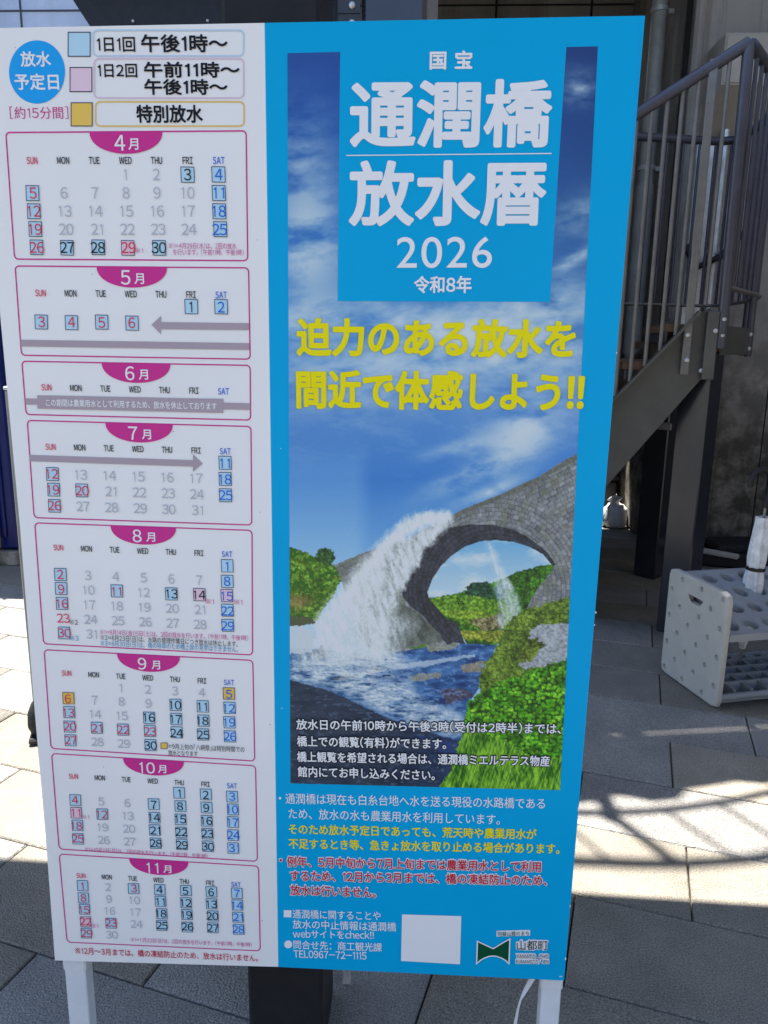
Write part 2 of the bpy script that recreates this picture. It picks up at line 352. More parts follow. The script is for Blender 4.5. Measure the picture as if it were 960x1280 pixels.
b.prism(fr + slit_a[::-1], (0, 0, .10)); b.build('deck', M['dark_steel'], wk)
b = MB()
back = [up(x, sl(x) + .022, ZD) for x in (gx[0], gx[n_a - 1])] + edge[n_a:]
b.prism(back + [(edge[-1][0], 5.99, ZD), (edge[0][0], 5.99, ZD)], (0, 0, .10)); b.build('deck', M['dark_steel'], wk)
b = MB(); b.prism([up(x, y, ZD + .101) for x, y in ((2.08, sl(2.08) - .05), (gx[n_a - 1], sl(gx[n_a - 1]) - .05), (gx[n_a - 1], sl(gx[n_a - 1]) + .05), (2.08, sl(2.08) + .05))], (0, 0, .01)); b.build('slit_blocker', M['dark_steel'], wk)  # plates added to close the slit's ends and stop sunlight
b = MB(); b.prism([up(x, y, ZD + .101) for x, y in ((gx[0], sl(gx[0]) - .05), (1.1, sl(1.1) - .05), (1.1, sl(1.1) + .05), (gx[0], sl(gx[0]) + .05))], (0, 0, .01)); b.build('slit_blocker', M['dark_steel'], wk)
nrm = []
for i in range(len(edge)):
    t = np.array(edge[min(i + 1, len(edge) - 1)]) - np.array(edge[max(i - 1, 0)]); nrm.append(t / np.linalg.norm(t))
rl = [np.array(up(x, y - .080, ZD)) for x, y in zip(gx, grail)]
b = MB()
fz = [np.array(up(x, y + .06, ZD)) for x, y in zip(gx, grail)][::3]
for i in range(len(fz) - 1): b.prism([fz[i] - UPZ * .2, fz[i + 1] - UPZ * .2, fz[i + 1] - UPZ * .005, fz[i] - UPZ * .005], (0, .012, 0))
b.build('sky_screen', M['dark_steel'], wk)  # unseen strip added under the deck edge to block skylight
b = MB(); b.tube([p + np.array([0, 0, .0]) for p in rl], .019, 8); b.build('lower_rail', M['rail_steel'], wk)
b = MB(); b.tube([p + np.array([0, 0, .70]) for p in rl], .026, 8); b.build('handrail', M['rail_steel'], wk)
seglen = 0; last = 0
for i in range(1, len(rl)):
    seglen += np.linalg.norm(rl[i] - rl[i - 1])
    if seglen - last > .145:
        last = seglen
        big = abs(rl[i][0] - up(1.27, 1, ZD)[0]) < .09
        b = MB(); b.tube([rl[i], rl[i] + np.array([0, 0, .70])], .020 if big else .009, 8); b.build('baluster', M['rail_steel'], wk)
for x in (1.22, 2.0, 2.9):
    i = int(np.argmin(abs(gx - x))); b = MB(); b.box((rl[i][0], rl[i][1] + .03, ZD + .02), (.05, .13, .05)); b.build('bracket', M['rail_steel'], wk)

# ------------------------------------------------------------------ steel frame behind the board (top of the picture)
sf = thing('steel_gantry', 'dark glossy steel post with a bolted beam behind the top of the board', 'gantry', (.46, 2.74, 0))
b = MB(); b.box((.457, 2.74, 2.0), (.285, .285, 4.0), bev=.02); b.build('post', M['gloss_steel'], sf)
b = MB()
b.prism([(-.98, 2.66, 2.87), (-.86, 2.66, 2.69), (.235, 2.66, 2.69), (.235, 2.66, 2.95), (-1.03, 2.66, 2.95)], (0, .012, 0))
b.prism([(-.86, 2.60, 2.665), (.235, 2.60, 2.70), (.235, 2.60, 2.712), (-.865, 2.60, 2.677)], (0, .14, 0))
b.prism([(-1.03, 2.60, 2.95), (.235, 2.60, 2.95), (.235, 2.60, 2.962), (-1.035, 2.60, 2.962)], (0, .14, 0))
b.build('beam', M['column_steel'], sf)
for x in (-.72, -.38, -.04):
    for z in (2.76, 2.80):
        b = MB(); b.lathe((x, 2.655, z), [(.006, -.004), (.006, .004)], 8, axis=np.array([[1, 0, 0], [0, 0, 1], [0, 1, 0.]])); b.build('bolt', M['bolt'], sf)
b = MB(); b.box((.262, 2.60, 2.72), (.10, .012, .42), bev=.002); b.box((.262, 2.594, 2.805), (.10, .01, .004)); b.build('bracket', M['dark_steel'], sf)
for z in (2.765, 2.835):
    b = MB(); b.lathe((.275, 2.592, z), [(.014, -.008), (.014, .004), (.006, .008)], 10, axis=np.array([[1, 0, 0], [0, 0, 1], [0, -1, 0.]])); b.build('bolt', M['bolt'], sf)

# ------------------------------------------------------------------ staircase on the right
ST = np.array([1.83, 2.5, 0]); EA = math.radians(-10); E3 = np.array([math.cos(EA), math.sin(EA), 0]); N3 = np.array([-math.sin(EA), math.cos(EA), 0]); UP = np.array([0, 0, 1.])
def SP(s, z, n=0): return ST + E3 * s + N3 * n + UP * z
sc_ = thing('staircase', 'grey steel staircase with open wooden treads and dark barred railing', 'staircase', (1.6, 2.9, 0))
prof = [(-1.30, 0), (-.86, 0), (.068, 1.27), (.075, 1.58), (0, 1.525)]
for n in (0, 1.0):
    b = MB(); b.prism([SP(s, z, n) for s, z in prof], N3 * .014)
    a0, a1 = np.array(SP(-1.30, 0, n)), np.array(SP(.03, 1.555, n))
    d = a1 - a0; nn = np.array([-d[2] * E3[0], -d[2] * E3[1], math.hypot(d[0], d[1])]); nn /= np.linalg.norm(nn)
    b.prism([a0 - N3 * .05, a1 - N3 * .05, a1 + N3 * .03, a0 + N3 * .03], nn * .012)
    b.build('stringer', M['stair_steel'], sc_)
for j in range(8):
    s, z = .05 - .165 * j, 1.47 - .172 * j
    b = MB(); b.prism([SP(s - .17, z, .02), SP(s + .10, z, .02), SP(s + .10, z, .98), SP(s - .17, z, .98)], UP * .035); tr = b.build('tread', M['wood'], sc_)
    b = MB(); b.prism([SP(s - .16, z - .045, .02), SP(s - .15, z - .045, .02), SP(s - .15, z - .045, .98), SP(s - .16, z - .045, .98)], UP * .043); b.build('nosing', M['rail_steel'], tr)
# columns: turned square tube
def column(p, ang, w, h, name='column'):
    b = MB(); b.box((p[0], p[1], h / 2), (w, w, h), ang, bev=.006)
    o = b.build(name, M['gloss_steel'], sc_)
    return o
colA = np.array([1.93, 2.60]); column(colA, -42, .142, 1.50); column(SP(.05, 0, 1.1)[:2], -42, .142, 1.45)
for z in (1.03, 1.17):
    b = MB(); b.box((1.78, 2.64, z), (.10, .012, .035), -42, bev=.003); b.build('splice_plate', M['bar_steel'], sc_)
def bolt(p, r=.012, d=(-.3, -.95)):
    ax = np.array([d[0], d[1], 0]); ax /= np.linalg.norm(ax); sx_ = np.array([-ax[1], ax[0], 0])
    b = MB(); b.lathe(p, [(r * .9, 0), (r, .004), (r * .85, .011), (r * .4, .014)], 10, axis=np.array([sx_, UP, ax])); return b.build('bolt', M['bolt'], sc_)
for s, z in ((-.012, 1.345), (-.018, 1.455)): bolt(SP(s, z, -.035))
for s, z in ((.125, 1.455), (.125, 1.525), (.095, 1.475)): bolt(SP(s, z, -.04))
for s, z in ((.055, 1.30), (.078, 1.298)): bolt(SP(s, z, -.02), .011)
# near railing
def hz_(s): return 2.52 + .62 * s * .58 if s > -.45 else 2.52 + .36 * -.45 + (s + .45) * .95
def hz(s): return 2.63 + .60 * (s - .10) if s > -.5 else 2.27 + (s + .5) * .95
def topz(s): return 1.535 + 1.165 * s
b = MB(); b.tube([SP(s, hz(s), -.02) for s in np.linspace(-1.25, .115, 24)], .026, 12); b.build('handrail', M['rail_steel'], sc_)
for s in [-.068 - .0605 * k for k in range(19)] + [.045]:
    b = MB(); b.tube([SP(s, max(topz(s), .05), -.012), SP(s, hz(s), -.018)], .0095, 8); b.build('baluster', M['bar_steel'], sc_)
b = MB(); b.box(SP(-.018, 1.93, -.03), (.034, .014, 1.30), -10, bev=.002); b.build('post', M['bar_steel'], sc_)
b = MB(); b.tube([SP(.125, 1.40, -.03), SP(.112, 2.64, -.02)], .024, 12); b.build('post', M['rail_steel'], sc_)
b = MB(); b.box(SP(.082, 1.41, 0), (.05, .10, .30), -10, bev=.004); b.build('end_plate', M['stair_steel'], sc_)
# landing with a curved outer rail
arc = [np.array([1.955, 2.475, 0])]
ctl = np.array([[1.955, 2.475], [2.08, 2.66], [2.31, 3.02], [2.43, 3.36], [2.49, 3.70], [2.48, 4.0]])
def crom(P, n=5):
    out = []
    Q = np.vstack([2 * P[0] - P[1], P, 2 * P[-1] - P[-2]])
    for i in range(1, len(Q) - 2):
        for t in np.linspace(0, 1, n, endpoint=False):
            p0, p1, p2, p3 = Q[i - 1:i + 3]
            out.append(.5 * (2 * p1 + (p2 - p0) * t + (2 * p0 - 5 * p1 + 4 * p2 - p3) * t * t + (3 * p1 - p0 - 3 * p2 + p3) * t ** 3))
    out.append(P[-1]); return np.array(out)
A2 = crom(ctl)
A3 = [np.array([x, y, 0]) for x, y in A2]
far = [np.array([2.48, 4.0, 0]) + (np.array([1.2, 3.72, 0]) - np.array([2.48, 4.0, 0])) * t for t in np.linspace(0, 1, 14)]
b = MB(); b.prism([p + UP * 1.385 for p in A3] + [np.array([1.95, 3.9, 1.385]), SP(.09, 1.385, 1.0), SP(.09, 1.385, .03)], UP * .05); b.build('landing', M['wood'], sc_)
b = MB()
for i in range(len(A3) - 1): b.prism([A3[i] + UP * 1.37, A3[i + 1] + UP * 1.37, A3[i + 1] + UP * 1.50, A3[i] + UP * 1.50], np.array([.006, -.003, 0]))
b.build('landing_edge', M['stair_steel'], sc_)
b = MB(); b.tube([p + UP * 2.635 for p in A3] + [p + UP * 2.62 for p in far[1:]], .025, 12); b.build('handrail', M['rail_steel'], sc_)
b = MB(); b.tube([p + UP * 1.665 for p in A3] + [p + UP * 1.66 for p in far[1:]], .02, 8, flat=(1.2, .5)); b.build('lower_rail', M['bar_steel'], sc_)
acc = 0; last = 0
full = A3 + far[1:]
for i in range(1, len(full)):
    L0 = np.linalg.norm(full[i] - full[i - 1]); k = 0
    while last + .10 <= acc + L0:
        last += .105; p = full[i - 1] + (full[i] - full[i - 1]) * (last - acc) / L0
        b = MB(); b.tube([p + UP * 1.665, p + UP * 2.62], .0095 if i < len(A3) else .009, 8); b.build('baluster', M['rail_steel'], sc_)
    acc += L0
for k in (9, 17, 24):
    p = A3[min(k, len(A3) - 1)]
    b = MB(); b.tube([p + UP * 1.36, p + UP * 2.63], .017, 10); b.build('post', M['rail_steel'], sc_)
    for z in (1.40, 1.47): bolt(p + UP * z + np.array([-.005, -.02, 0]), .011)

# ------------------------------------------------------------------ umbrella stand
us = thing('umbrella_stand', 'grey plastic umbrella stand with holed sloping top by the stairs', 'umbrella stand', (2.0, 1.95, 0))
PA, PB = np.array([1.705, 2.105, 0]), np.array([1.812, 1.728, 0])         # back and front foot of the visible end panel
PD = (PB - PA); PL = np.linalg.norm(PD); PD = PD / PL; PN = np.array([-PD[1], PD[0], 0])   # PN points along the stand, to the right
PH = .475
def panel(origin, sgn):
    """end panel: rounded outline, staggered dimples, a grip opening near the top"""
    b = MB(); nc, nr = 11, 15; mg = .014; th = .026
    xs = np.linspace(mg, PL - mg, nc + 1); zs = np.linspace(mg, PH - mg, nr + 1)
    def W(u, v, d=0): return origin + PD * u + UP * (v + .004) + PN * d
    slot = {(i, nr - 3) for i in (4, 5, 6)}
    out = []
    for i in range(nc):
        for j in range(nr):
            x0, x1, z0, z1 = xs[i], xs[i + 1], zs[j], zs[j + 1]
            if (i, j) in slot:
                for (pa, pb) in (((x0, z0), (x1, z0)), ((x0, z1), (x1, z1))):
                    b.add([W(*pa), W(*pb), W(*pb, th), W(*pa, th)], [(0, 1, 2, 3)])
                if i == 4: b.add([W(x0, z0), W(x0 + (x1 - x0) * .8, z0), W(x0 + (x1 - x0) * .25, z0 + (z1 - z0) * .45), W(x0, z1)], [(0, 1, 2, 3)]); b.add([W(x0, z0), W(x0, z1), W(x0, z1, th), W(x0, z0, th)], [(0, 1, 2, 3)])
                if i == 6: b.add([W(x1, z0), W(x1, z1), W(x1 - (x1 - x0) * .25, z0 + (z1 - z0) * .45), W(x1 - (x1 - x0) * .8, z0)], [(0, 1, 2, 3)]); b.add([W(x1, z0), W(x1, z1), W(x1, z1, th), W(x1, z0, th)], [(0, 1, 2, 3)])
                continue
            if i % 2 == 0 and j % 2 == 0 and (i + j) % 4 == 0 and not any(abs(i - a) < 2 and abs(j - c) < 2 for a, c in slot):
                cx_, cz_ = (x0 + x1) / 2, (z0 + z1) / 2; r = min(x1 - x0, z1 - z0) * .42; n = 16
                sq = []; ci = []; lo = []
                for k in range(n):
                    q = 2 * math.pi * k / n; dx, dz = math.cos(q), math.sin(q); mxx = max(abs(dx), abs(dz))
                    sq.append(W(cx_ + dx / mxx * (x1 - x0) / 2, cz_ + dz / mxx * (z1 - z0) / 2)); ci.append(W(cx_ + r * dx, cz_ + r * dz)); lo.append(W(cx_ + r * .7 * dx, cz_ + r * .7 * dz, .011))
                b.add(sq + ci + lo, [(k, (k + 1) % n, n + (k + 1) % n, n + k) for k in range(n)] + [(n + k, n + (k + 1) % n, 2 * n + (k + 1) % n, 2 * n + k) for k in range(n)] + [tuple(range(2 * n, 3 * n))])
                # corners of the square cell
                for (sx0, sz0) in ((1, 1), (-1, 1), (-1, -1), (1, -1)):
                    pass
            else:
                b.add([W(x0, z0), W(x1, z0), W(x1, z1), W(x0, z1)], [(0, 1, 2, 3)])
    # rim: from the cell field to a rounded edge, then back through the thickness
    inner = [(x, zs[0]) for x in xs] + [(xs[-1], z) for z in zs[1:]] + [(x, zs[-1]) for x in xs[::-1][1:]] + [(xs[0], z) for z in zs[::-1][1:-1]]
    R_ = .028
    def outp(x, z, gr):
        u = mg - gr; ox = np.clip((x - PL / 2) / (PL / 2 - mg), -1, 1) * (PL / 2 - gr) + PL / 2; oz = np.clip((z - PH / 2) / (PH / 2 - mg), -1, 1) * (PH / 2 - gr) + PH / 2
        r = R_ - gr
        cxx = min(max(ox, gr + r), PL - gr - r); czz = min(max(oz, gr + r), PH - gr - r); dx, dz = ox - cxx, oz - czz; l = math.hypot(dx, dz)
        if dx != 0 and dz != 0 and l > r: ox, oz = cxx + dx / l * r, czz + dz / l * r
        return ox, oz
    rings = [[W(x, z) for x, z in inner], [W(*outp(x, z, .007)) for x, z in inner], [W(*outp(x, z, .002), .003) for x, z in inner], [W(*outp(x, z, 0), .009) for x, z in inner],
             [W(*outp(x, z, 0), th - .004) for x, z in inner], [W(*outp(x, z, .004), th) for x, z in inner]]
    n = len(inner); vv = [p for rr in rings for p in rr]
    b.add(vv, [(k * n + i, k * n + (i + 1) % n, (k + 1) * n + (i + 1) % n, (k + 1) * n + i) for k in range(5) for i in range(n)], 0, False)
    # back face: strips around the slot
    zb0, zb1 = zs[nr - 3], zs[nr - 2]; xb0, xb1 = xs[4], xs[7]
    for x0, x1, z0, z1 in ((.004, xb0, .03, PH - .03), (xb1, PL - .004, .03, PH - .03), (xb0, xb1, .004, zb0), (xb0, xb1, zb1, PH - .004), (.03, xb0, .004, .03), (xb1, PL - .03, .004, .03), (.03, xb0, PH - .03, PH - .004), (xb1, PL - .03, PH - .03, PH - .004)):
        b.add([W(x0, z0, th), W(x1, z0, th), W(x1, z1, th), W(x0, z1, th)], [(0, 1, 2, 3)])
    return b.build('end_panel', M['stand'], us)
panel(PA, 1)
SLN = .62
panel(PA + PN * (SLN + .026), 1)
# sloping top with holes: 4 rows front to back
b = MB(); nx_, ny_ = 7, 4; fr_, bk = PL - .012, .012
def TP(a, c, d=0):                          # a along the stand, c from back to front
    z = .455 - (.455 - .315) * (c - bk) / (fr_ - bk)
    return PA + PD * c + PN * (.026 + a) + UP * (z - d)
for i in range(nx_):
    for j in range(ny_):
        a0, a1 = SLN * i / nx_, SLN * (i + 1) / nx_; c0, c1 = bk + (fr_ - bk) * j / ny_, bk + (fr_ - bk) * (j + 1) / ny_
        ca_, cc = (a0 + a1) / 2, (c0 + c1) / 2; n = 16; sq = []; r1 = []; r2 = []; r3 = []
        for k in range(n):
            q = 2 * math.pi * k / n; dx, dy = math.cos(q), math.sin(q); mm = max(abs(dx), abs(dy))
            sq.append(TP(ca_ + dx / mm * (a1 - a0) / 2, cc + dy / mm * (c1 - c0) / 2)); r1.append(TP(ca_ + .033 * dx, cc + .033 * dy)); r2.append(TP(ca_ + .028 * dx, cc + .028 * dy, .008)); r3.append(TP(ca_ + .027 * dx, cc + .027 * dy, .03))
        b.add(sq + r1 + r2 + r3, [(q * n + k, q * n + (k + 1) % n, (q + 1) * n + (k + 1) % n, (q + 1) * n + k) for q in range(3) for k in range(n)])
        for q in ((a0, c0), (a1, c0), (a1, c1), (a0, c1)):   # fill the cell corners left by the 16-gon
            pass
b.prism([TP(0, fr_), TP(SLN, fr_), TP(SLN, fr_, .03), TP(0, fr_, .03)], PD * .012)
b.prism([TP(0, bk), TP(SLN, bk), TP(SLN, bk, .03), TP(0, bk, .03)], -PD * .012)
b.build('top_plate', M['stand_dark'], us)
b = MB()
b.tube([PA + PD * (PL - .02) + PN * .026 + UP * .045, PA + PD * (PL - .02) + PN * (.026 + SLN) + UP * .045], .014, 10)
b.tube([PA + PD * .02 + PN * .026 + UP * .045, PA + PD * .02 + PN * (.026 + SLN) + UP * .045], .014, 10)
for c in np.linspace(.03, PL - .03, 6)[1:-1]: b.prism([PA + PD * (c - .005) + PN * .026 + UP * .03, PA + PD * (c + .005) + PN * .026 + UP * .03, PA + PD * (c + .005) + PN * .026 + UP * .07, PA + PD * (c - .005) + PN * .026 + UP * .07], PN * SLN)
for a in np.linspace(0, SLN, 9)[1:-1]: b.prism([PA + PD * .03 + PN * (.02 + a) + UP * .032, PA + PD * .03 + PN * (.03 + a) + UP * .032, PA + PD * .03 + PN * (.03 + a) + UP * .066, PA + PD * .03 + PN * (.02 + a) + UP * .066], PD * (PL - .06))
b.prism([PA + PD * .03 + PN * .03 + UP * .014, PA + PD * (PL - .03) + PN * .03 + UP * .014, PA + PD * (PL - .03) + PN * (.02 + SLN) + UP * .014, PA + PD * .03 + PN * (.02 + SLN) + UP * .014], UP * .012)
b.build('base_tray', M['stand_dark'], us)

def umbrella(a, c, film, label, lean, hook, top=.99):
    foot = PA + PD * c + PN * (.026 + a) + UP * .075
    ax = np.array([lean[0], lean[1], 1.]); ax /= np.linalg.norm(ax)
    t = thing('umbrella', label, 'umbrella', tuple(foot), 'umbrellas in the stand')
    b = MB(); b.tube([foot - ax * .05, foot, foot + ax * (top - .16)], [.004, .006, .006], 8); b.build('shaft', M['grey_alu'], t)
    hp = [foot + ax * (top - .18), foot + ax * (top - .06)]
    hd = np.array([hook[0], hook[1], 0.])
    for k in range(9):
        q = math.pi * k / 8; hp.append(foot + ax * (top - .06 + .042 * math.sin(q)) + hd * .042 * (1 - math.cos(q)))
    hp.append(hp[-1] - UP * .03)
    b = MB(); b.tube(hp, .011, 10); b.build('handle', M['black'], t)
    # furled cloth: fluted cone, thick at the ferrule end of the ribs
    b = MB(); nn_, seg = 34, 42; vs_ = []
    for i in range(nn_):
        h = .05 + i / (nn_ - 1) * (top - .27); f_ = i / (nn_ - 1); rad = .010 + .028 * math.sin(min(1, f_ * 1.05) ** .8 * 2.5)
        rad *= 1 - .16 * math.exp(-((f_ - .62) / .05) ** 2)
        p = foot + ax * h
        for k in range(seg):
            q = 2 * math.pi * k / seg; rr = rad * (1 + .16 * math.sin(q * 7 + f_ * 2.2) + .05 * math.sin(q * 3 + f_ * 5))
            vs_.append(p + np.array([math.cos(q) * rr, math.sin(q) * rr, 0]))
    b.add(vs_, [(i * seg + k, i * seg + (k + 1) % seg, (i + 1) * seg + (k + 1) % seg, (i + 1) * seg + k) for i in range(nn_ - 1) for k in range(seg)], 0, True)
    b.build('furled_cover', film, t)
    b = MB(); p = foot + ax * (.05 + .62 * (top - .27)); b.tube([p - ax * .007, p + ax * .007], .039, 16); b.build('strap', M['black'], t)
umbrella(.292, .11, M['clear_film'], 'furled clear umbrella with a black crook handle standing in the grey stand', (.03, -.02), (-.98, -.2), .86)
umbrella(.48, .28, M['blackbag'], 'furled black umbrella at the far right of the grey stand', (.02, .0), (.3, -.9), .86)

# things on the floor by the pier
bd = thing('floor_bundle', 'black bundle with a pale grey bar lying at the foot of the pier', 'bundle', (2.55, 3.9, 0))
b = MB()
for (x, y, z, sx_, sy_, sz_, a) in ((2.62, 3.95, .05, .62, .34, .10, -12), (2.72, 3.92, .125, .38, .26, .06, 8), (2.42, 4.05, .10, .20, .22, .20, 20)): b.box((x, y, z), (sx_, sy_, sz_), a, bev=.02)
b.build('mat', M['blackbag'], bd)
b = MB(); b.box((2.50, 3.74, .12), (.34, .045, .03), -38, bev=.006); b.box((2.40, 3.82, .15), (.12, .06, .035), 5, bev=.006); b.build('bar', M['stand'], bd)
wb = thing('plastic_bag', 'white knotted plastic bag on the sunlit spot under the stairs', 'bag', (2.16, 4.95, 0))
b = MB(); pr = [(.05, 0), (.085, .02), (.092, .08), (.085, .14), (.06, .175), (.028, .19), (.02, .20), (.045, .222), (.04, .245), (.012, .255)]
b.lathe((2.165, 4.90, .001), [(r * 1.05, z) for r, z in pr], 28)
b.v = [tuple(np.array(v) + np.array([1, .8, .5]) * (.022 if v[2] > .01 else 0) * np.array([math.sin(v[0] * 61 + v[2] * 47) * math.cos(v[1] * 53), math.sin(v[1] * 59 + v[2] * 71), math.sin(v[0] * 83 - v[1] * 67)])) for v in b.v]; b.build('bag', M['white_plastic'], wb)

cs_ = thing('storage_case', 'low black storage case behind the white bag under the stairs', 'case', (2.0, 5.3, 0))
b = MB(); b.box((1.82, 5.32, .17), (.80, .45, .33), 4, bev=.02); b.build('body', M['black'], cs_)
b = MB(); b.box((1.82, 5.32, .36), (.83, .48, .05), 4, bev=.015); b.build('lid', M['black'], cs_)
# ------------------------------------------------------------------ left side: navy cabinet, post with weight bag
nc_ = thing('metal_cabinet', 'tall navy blue gloss metal cabinet on a concrete plinth left of the board', 'cabinet', (-2.6, 3.75, 0))
b = MB(); b.box((-2.55, 3.72, .045), (1.36, .66, .09), bev=.006); b.build('plinth', M['pier'], nc_)
b = MB(); b.box((-2.55, 3.72, 1.03), (1.32, .62, 1.86), bev=.015); b.build('body', M['navy'], nc_)
b = MB(); b.box((-2.56, 3.402, 1.03), (1.22, .02, 1.70), bev=.006); b.build('door', M['navy'], nc_)
b = MB(); b.tube([(-1.985, 3.375, .12), (-1.985, 3.375, 1.86)], .012, 8); b.build('edge_trim', M['gloss_steel'], nc_)
sp = thing('stand_post', 'thin grey metal post with a black weight bag at its foot left of the board', 'post', (-.76, 1.4, 0))
b = MB(); b.box((-.742, 1.4, .615), (.045, .045, 1.23), bev=.004); b.build('pole', M['grey_alu'], sp)
b = MB(); b.box((-.742, 1.4, 1.236), (.05, .05, .012), bev=.003); b.build('cap', M['white_plastic'], sp)
b = MB(); b.box((-.67, 1.37, .012), (.18, .18, .022), 20, bev=.006); b.build('base', M['black'], sp)
b = MB(); vs_ = []
for i, (h, wd, dp_) in enumerate(((.01, .062, .05), (.04, .074, .06), (.09, .072, .056), (.125, .06, .04), (.15, .035, .02), (.158, .01, .01))):
    for k in range(16):
        q = 2 * math.pi * k / 16; vs_.append((-.682 + wd * math.copysign(abs(math.cos(q)) ** .6, math.cos(q)), 1.345 + dp_ * math.copysign(abs(math.sin(q)) ** .6, math.sin(q)), h + .006))
b.add(vs_, [(i * 16 + k, i * 16 + (k + 1) % 16, i * 16 + 16 + (k + 1) % 16, i * 16 + 16 + k) for i in range(5) for k in range(16)] + [tuple(range(80, 96))], 0, True)
b.build('weight_bag', M['blackbag'], sp)

# ================================================================== THE NOTICE BOARD
sign = thing('notice_board', 'tall white and blue water release calendar board on two white legs', 'notice board', (.45, .01, 0))
LEFT = [(-33, 36), (-1, 376), (25.5, 660), (43, 880), (57, 1039), (69, 1200)]
SPLIT = [(331, 29), (348, 1208)]
RIGHT = [(806, 20), (705, 1225)]
def WP(pts, y): return [np.array([p[0], y, p[1]]) for p in [S(*q) for q in pts]]
outline = LEFT + [(348, 1208), RIGHT[1], RIGHT[0], (331, 29)]
b = MB(); b.prism([p * np.array([1, 0, 1]) + np.array([0, .0005, 0]) for p in WP(outline[::-1], 0)], (0, .022, 0)); b.build('backing_board', M['edge'], sign)
b = MB(); b.prism(WP((LEFT + [SPLIT[1], SPLIT[0]])[::-1], -.001), (0, .0013, 0)); calendar = b.build('calendar_sheet', M['sheet'], sign)
b = MB(); b.prism(WP(([SPLIT[0], SPLIT[1], RIGHT[1], RIGHT[0]])[::-1], -.0012), (0, .0015, 0)); poster = b.build('poster_sheet', M['blue'], sign)
for (x0, x1, ytop) in ((75.5, 103, 1201), (678.5, 705, 1224)):
    xa, za = S(x0, ytop); xb, _ = S(x1, ytop)
    b = MB(); b.box(((xa + xb) / 2, .024, (za + .05) / 2), (xb - xa - .002, .030, za + .05), bev=.002); lg = b.build('leg', M['white_paint'], sign)
    b = MB(); b.box(((xa + xb) / 2, .024, za - .018), (xb - xa + .002, .034, .022), bev=.003); b.build('tape', M['white_plastic'], lg)
    b = MB(); b.box(((xa + xb) / 2, .024, .006), (xb - xa + .004, .036, .012), bev=.003); b.build('foot_cap', M['stand'], lg)

# ---- printing -----------------------------------------------------
LAY = .00045
GL = {}
def glyph(ch, res):
    k = (ch, res)
    if k in GL: return GL[k]
    def made(polys):
        V, Fs, Ed = [], [], []
        for p in polys:
            o = len(V); V += p; n = len(p); Fs.append(tuple(range(o, o + n))); Ed += [(o + i, o + (i + 1) % n) for i in range(n)]
        GL[k] = (np.array(V, float), Fs, Ed); return GL[k]
    if ch == '１': return made([[(.478, 0), (.55, 0), (.55, .733), (.492, .733), (.455, .672), (.36, .628), (.36, .566), (.478, .588)]])
    if ch == '※':
        q = lambda x, y, r: [(x + r * math.cos(t), y + r * math.sin(t)) for t in np.arange(8) * math.pi / 4]
        return made([[(.13, .07), (.18, .02), (.87, .70), (.82, .75)], [(.13, .70), (.18, .75), (.475, .45), (.43, .40)], [(.52, .31), (.57, .36), (.87, .07), (.82, .02)], q(.5, .70, .065), q(.5, .07, .065), q(.19, .385, .065), q(.81, .385, .065)])
    c = bpy.data.curves.new('g', 'FONT'); c.body = ch; c.size = 1.0; c.resolution_u = res; c.fill_mode = 'FRONT'
    o = bpy.data.objects.new('g', c); col.objects.link(o)
    dg = bpy.context.evaluated_depsgraph_get(); me = o.evaluated_get(dg).to_mesh()
    n = len(me.vertices); V = np.zeros(n * 3); me.vertices.foreach_get('co', V); V = V.reshape(-1, 3)[:, :2].copy()
    Fs = [tuple(p.vertices) for p in me.polygons]
    cnt = {}
    for f in Fs:
        for i in range(len(f)):
            e = (f[i], f[(i + 1) % len(f)]); ke = (min(e), max(e)); cnt[ke] = cnt.get(ke, 0) + 1
    Ed = [e for e, q in cnt.items() if q == 1]
    o.evaluated_get(dg).to_mesh_clear(); bpy.data.objects.remove(o); bpy.data.curves.remove(c)
    GL[k] = (V, Fs, Ed); return GL[k]
def half(ch): return ch in '（）「」()［］'
FULL = {c: chr(ord(c) + 0xFEE0) for c in '0123456789ABCDEFGHIJKLMNOPQRSTUVWXYZabcdefghijklmnopqrstuvwxyz!/=-'}
def layout(s, mode, gap):
    """-> [(glyph char, x offset)] in em, total extents"""
    out = []; x = 0
    for ch in s:
        if ch == ' ': x += .35; continue
        if mode == 'latin':
            g_ = ch; V = glyph(g_, 6)[0]; out.append((g_, x)); x += V[:, 0].max() + gap; continue
        isl = ch in FULL; g_ = FULL.get(ch, ch); V = glyph(g_, 3)[0]
        if isl:
            if mode == 'digits': adv = .57; out.append((g_, x + adv / 2 - .5)); x += adv
            else: wd = V[:, 0].max() - V[:, 0].min(); g2 = gap + (.05 if ch in '1!' else 0); out.append((g_, x - V[:, 0].min() + g2)); x += wd + 2 * g2
        elif half(ch): wd = V[:, 0].max() - V[:, 0].min(); out.append((g_, x - V[:, 0].min() + .08)); x += wd + .16
        else: out.append((g_, x)); x += 1.0
    return out

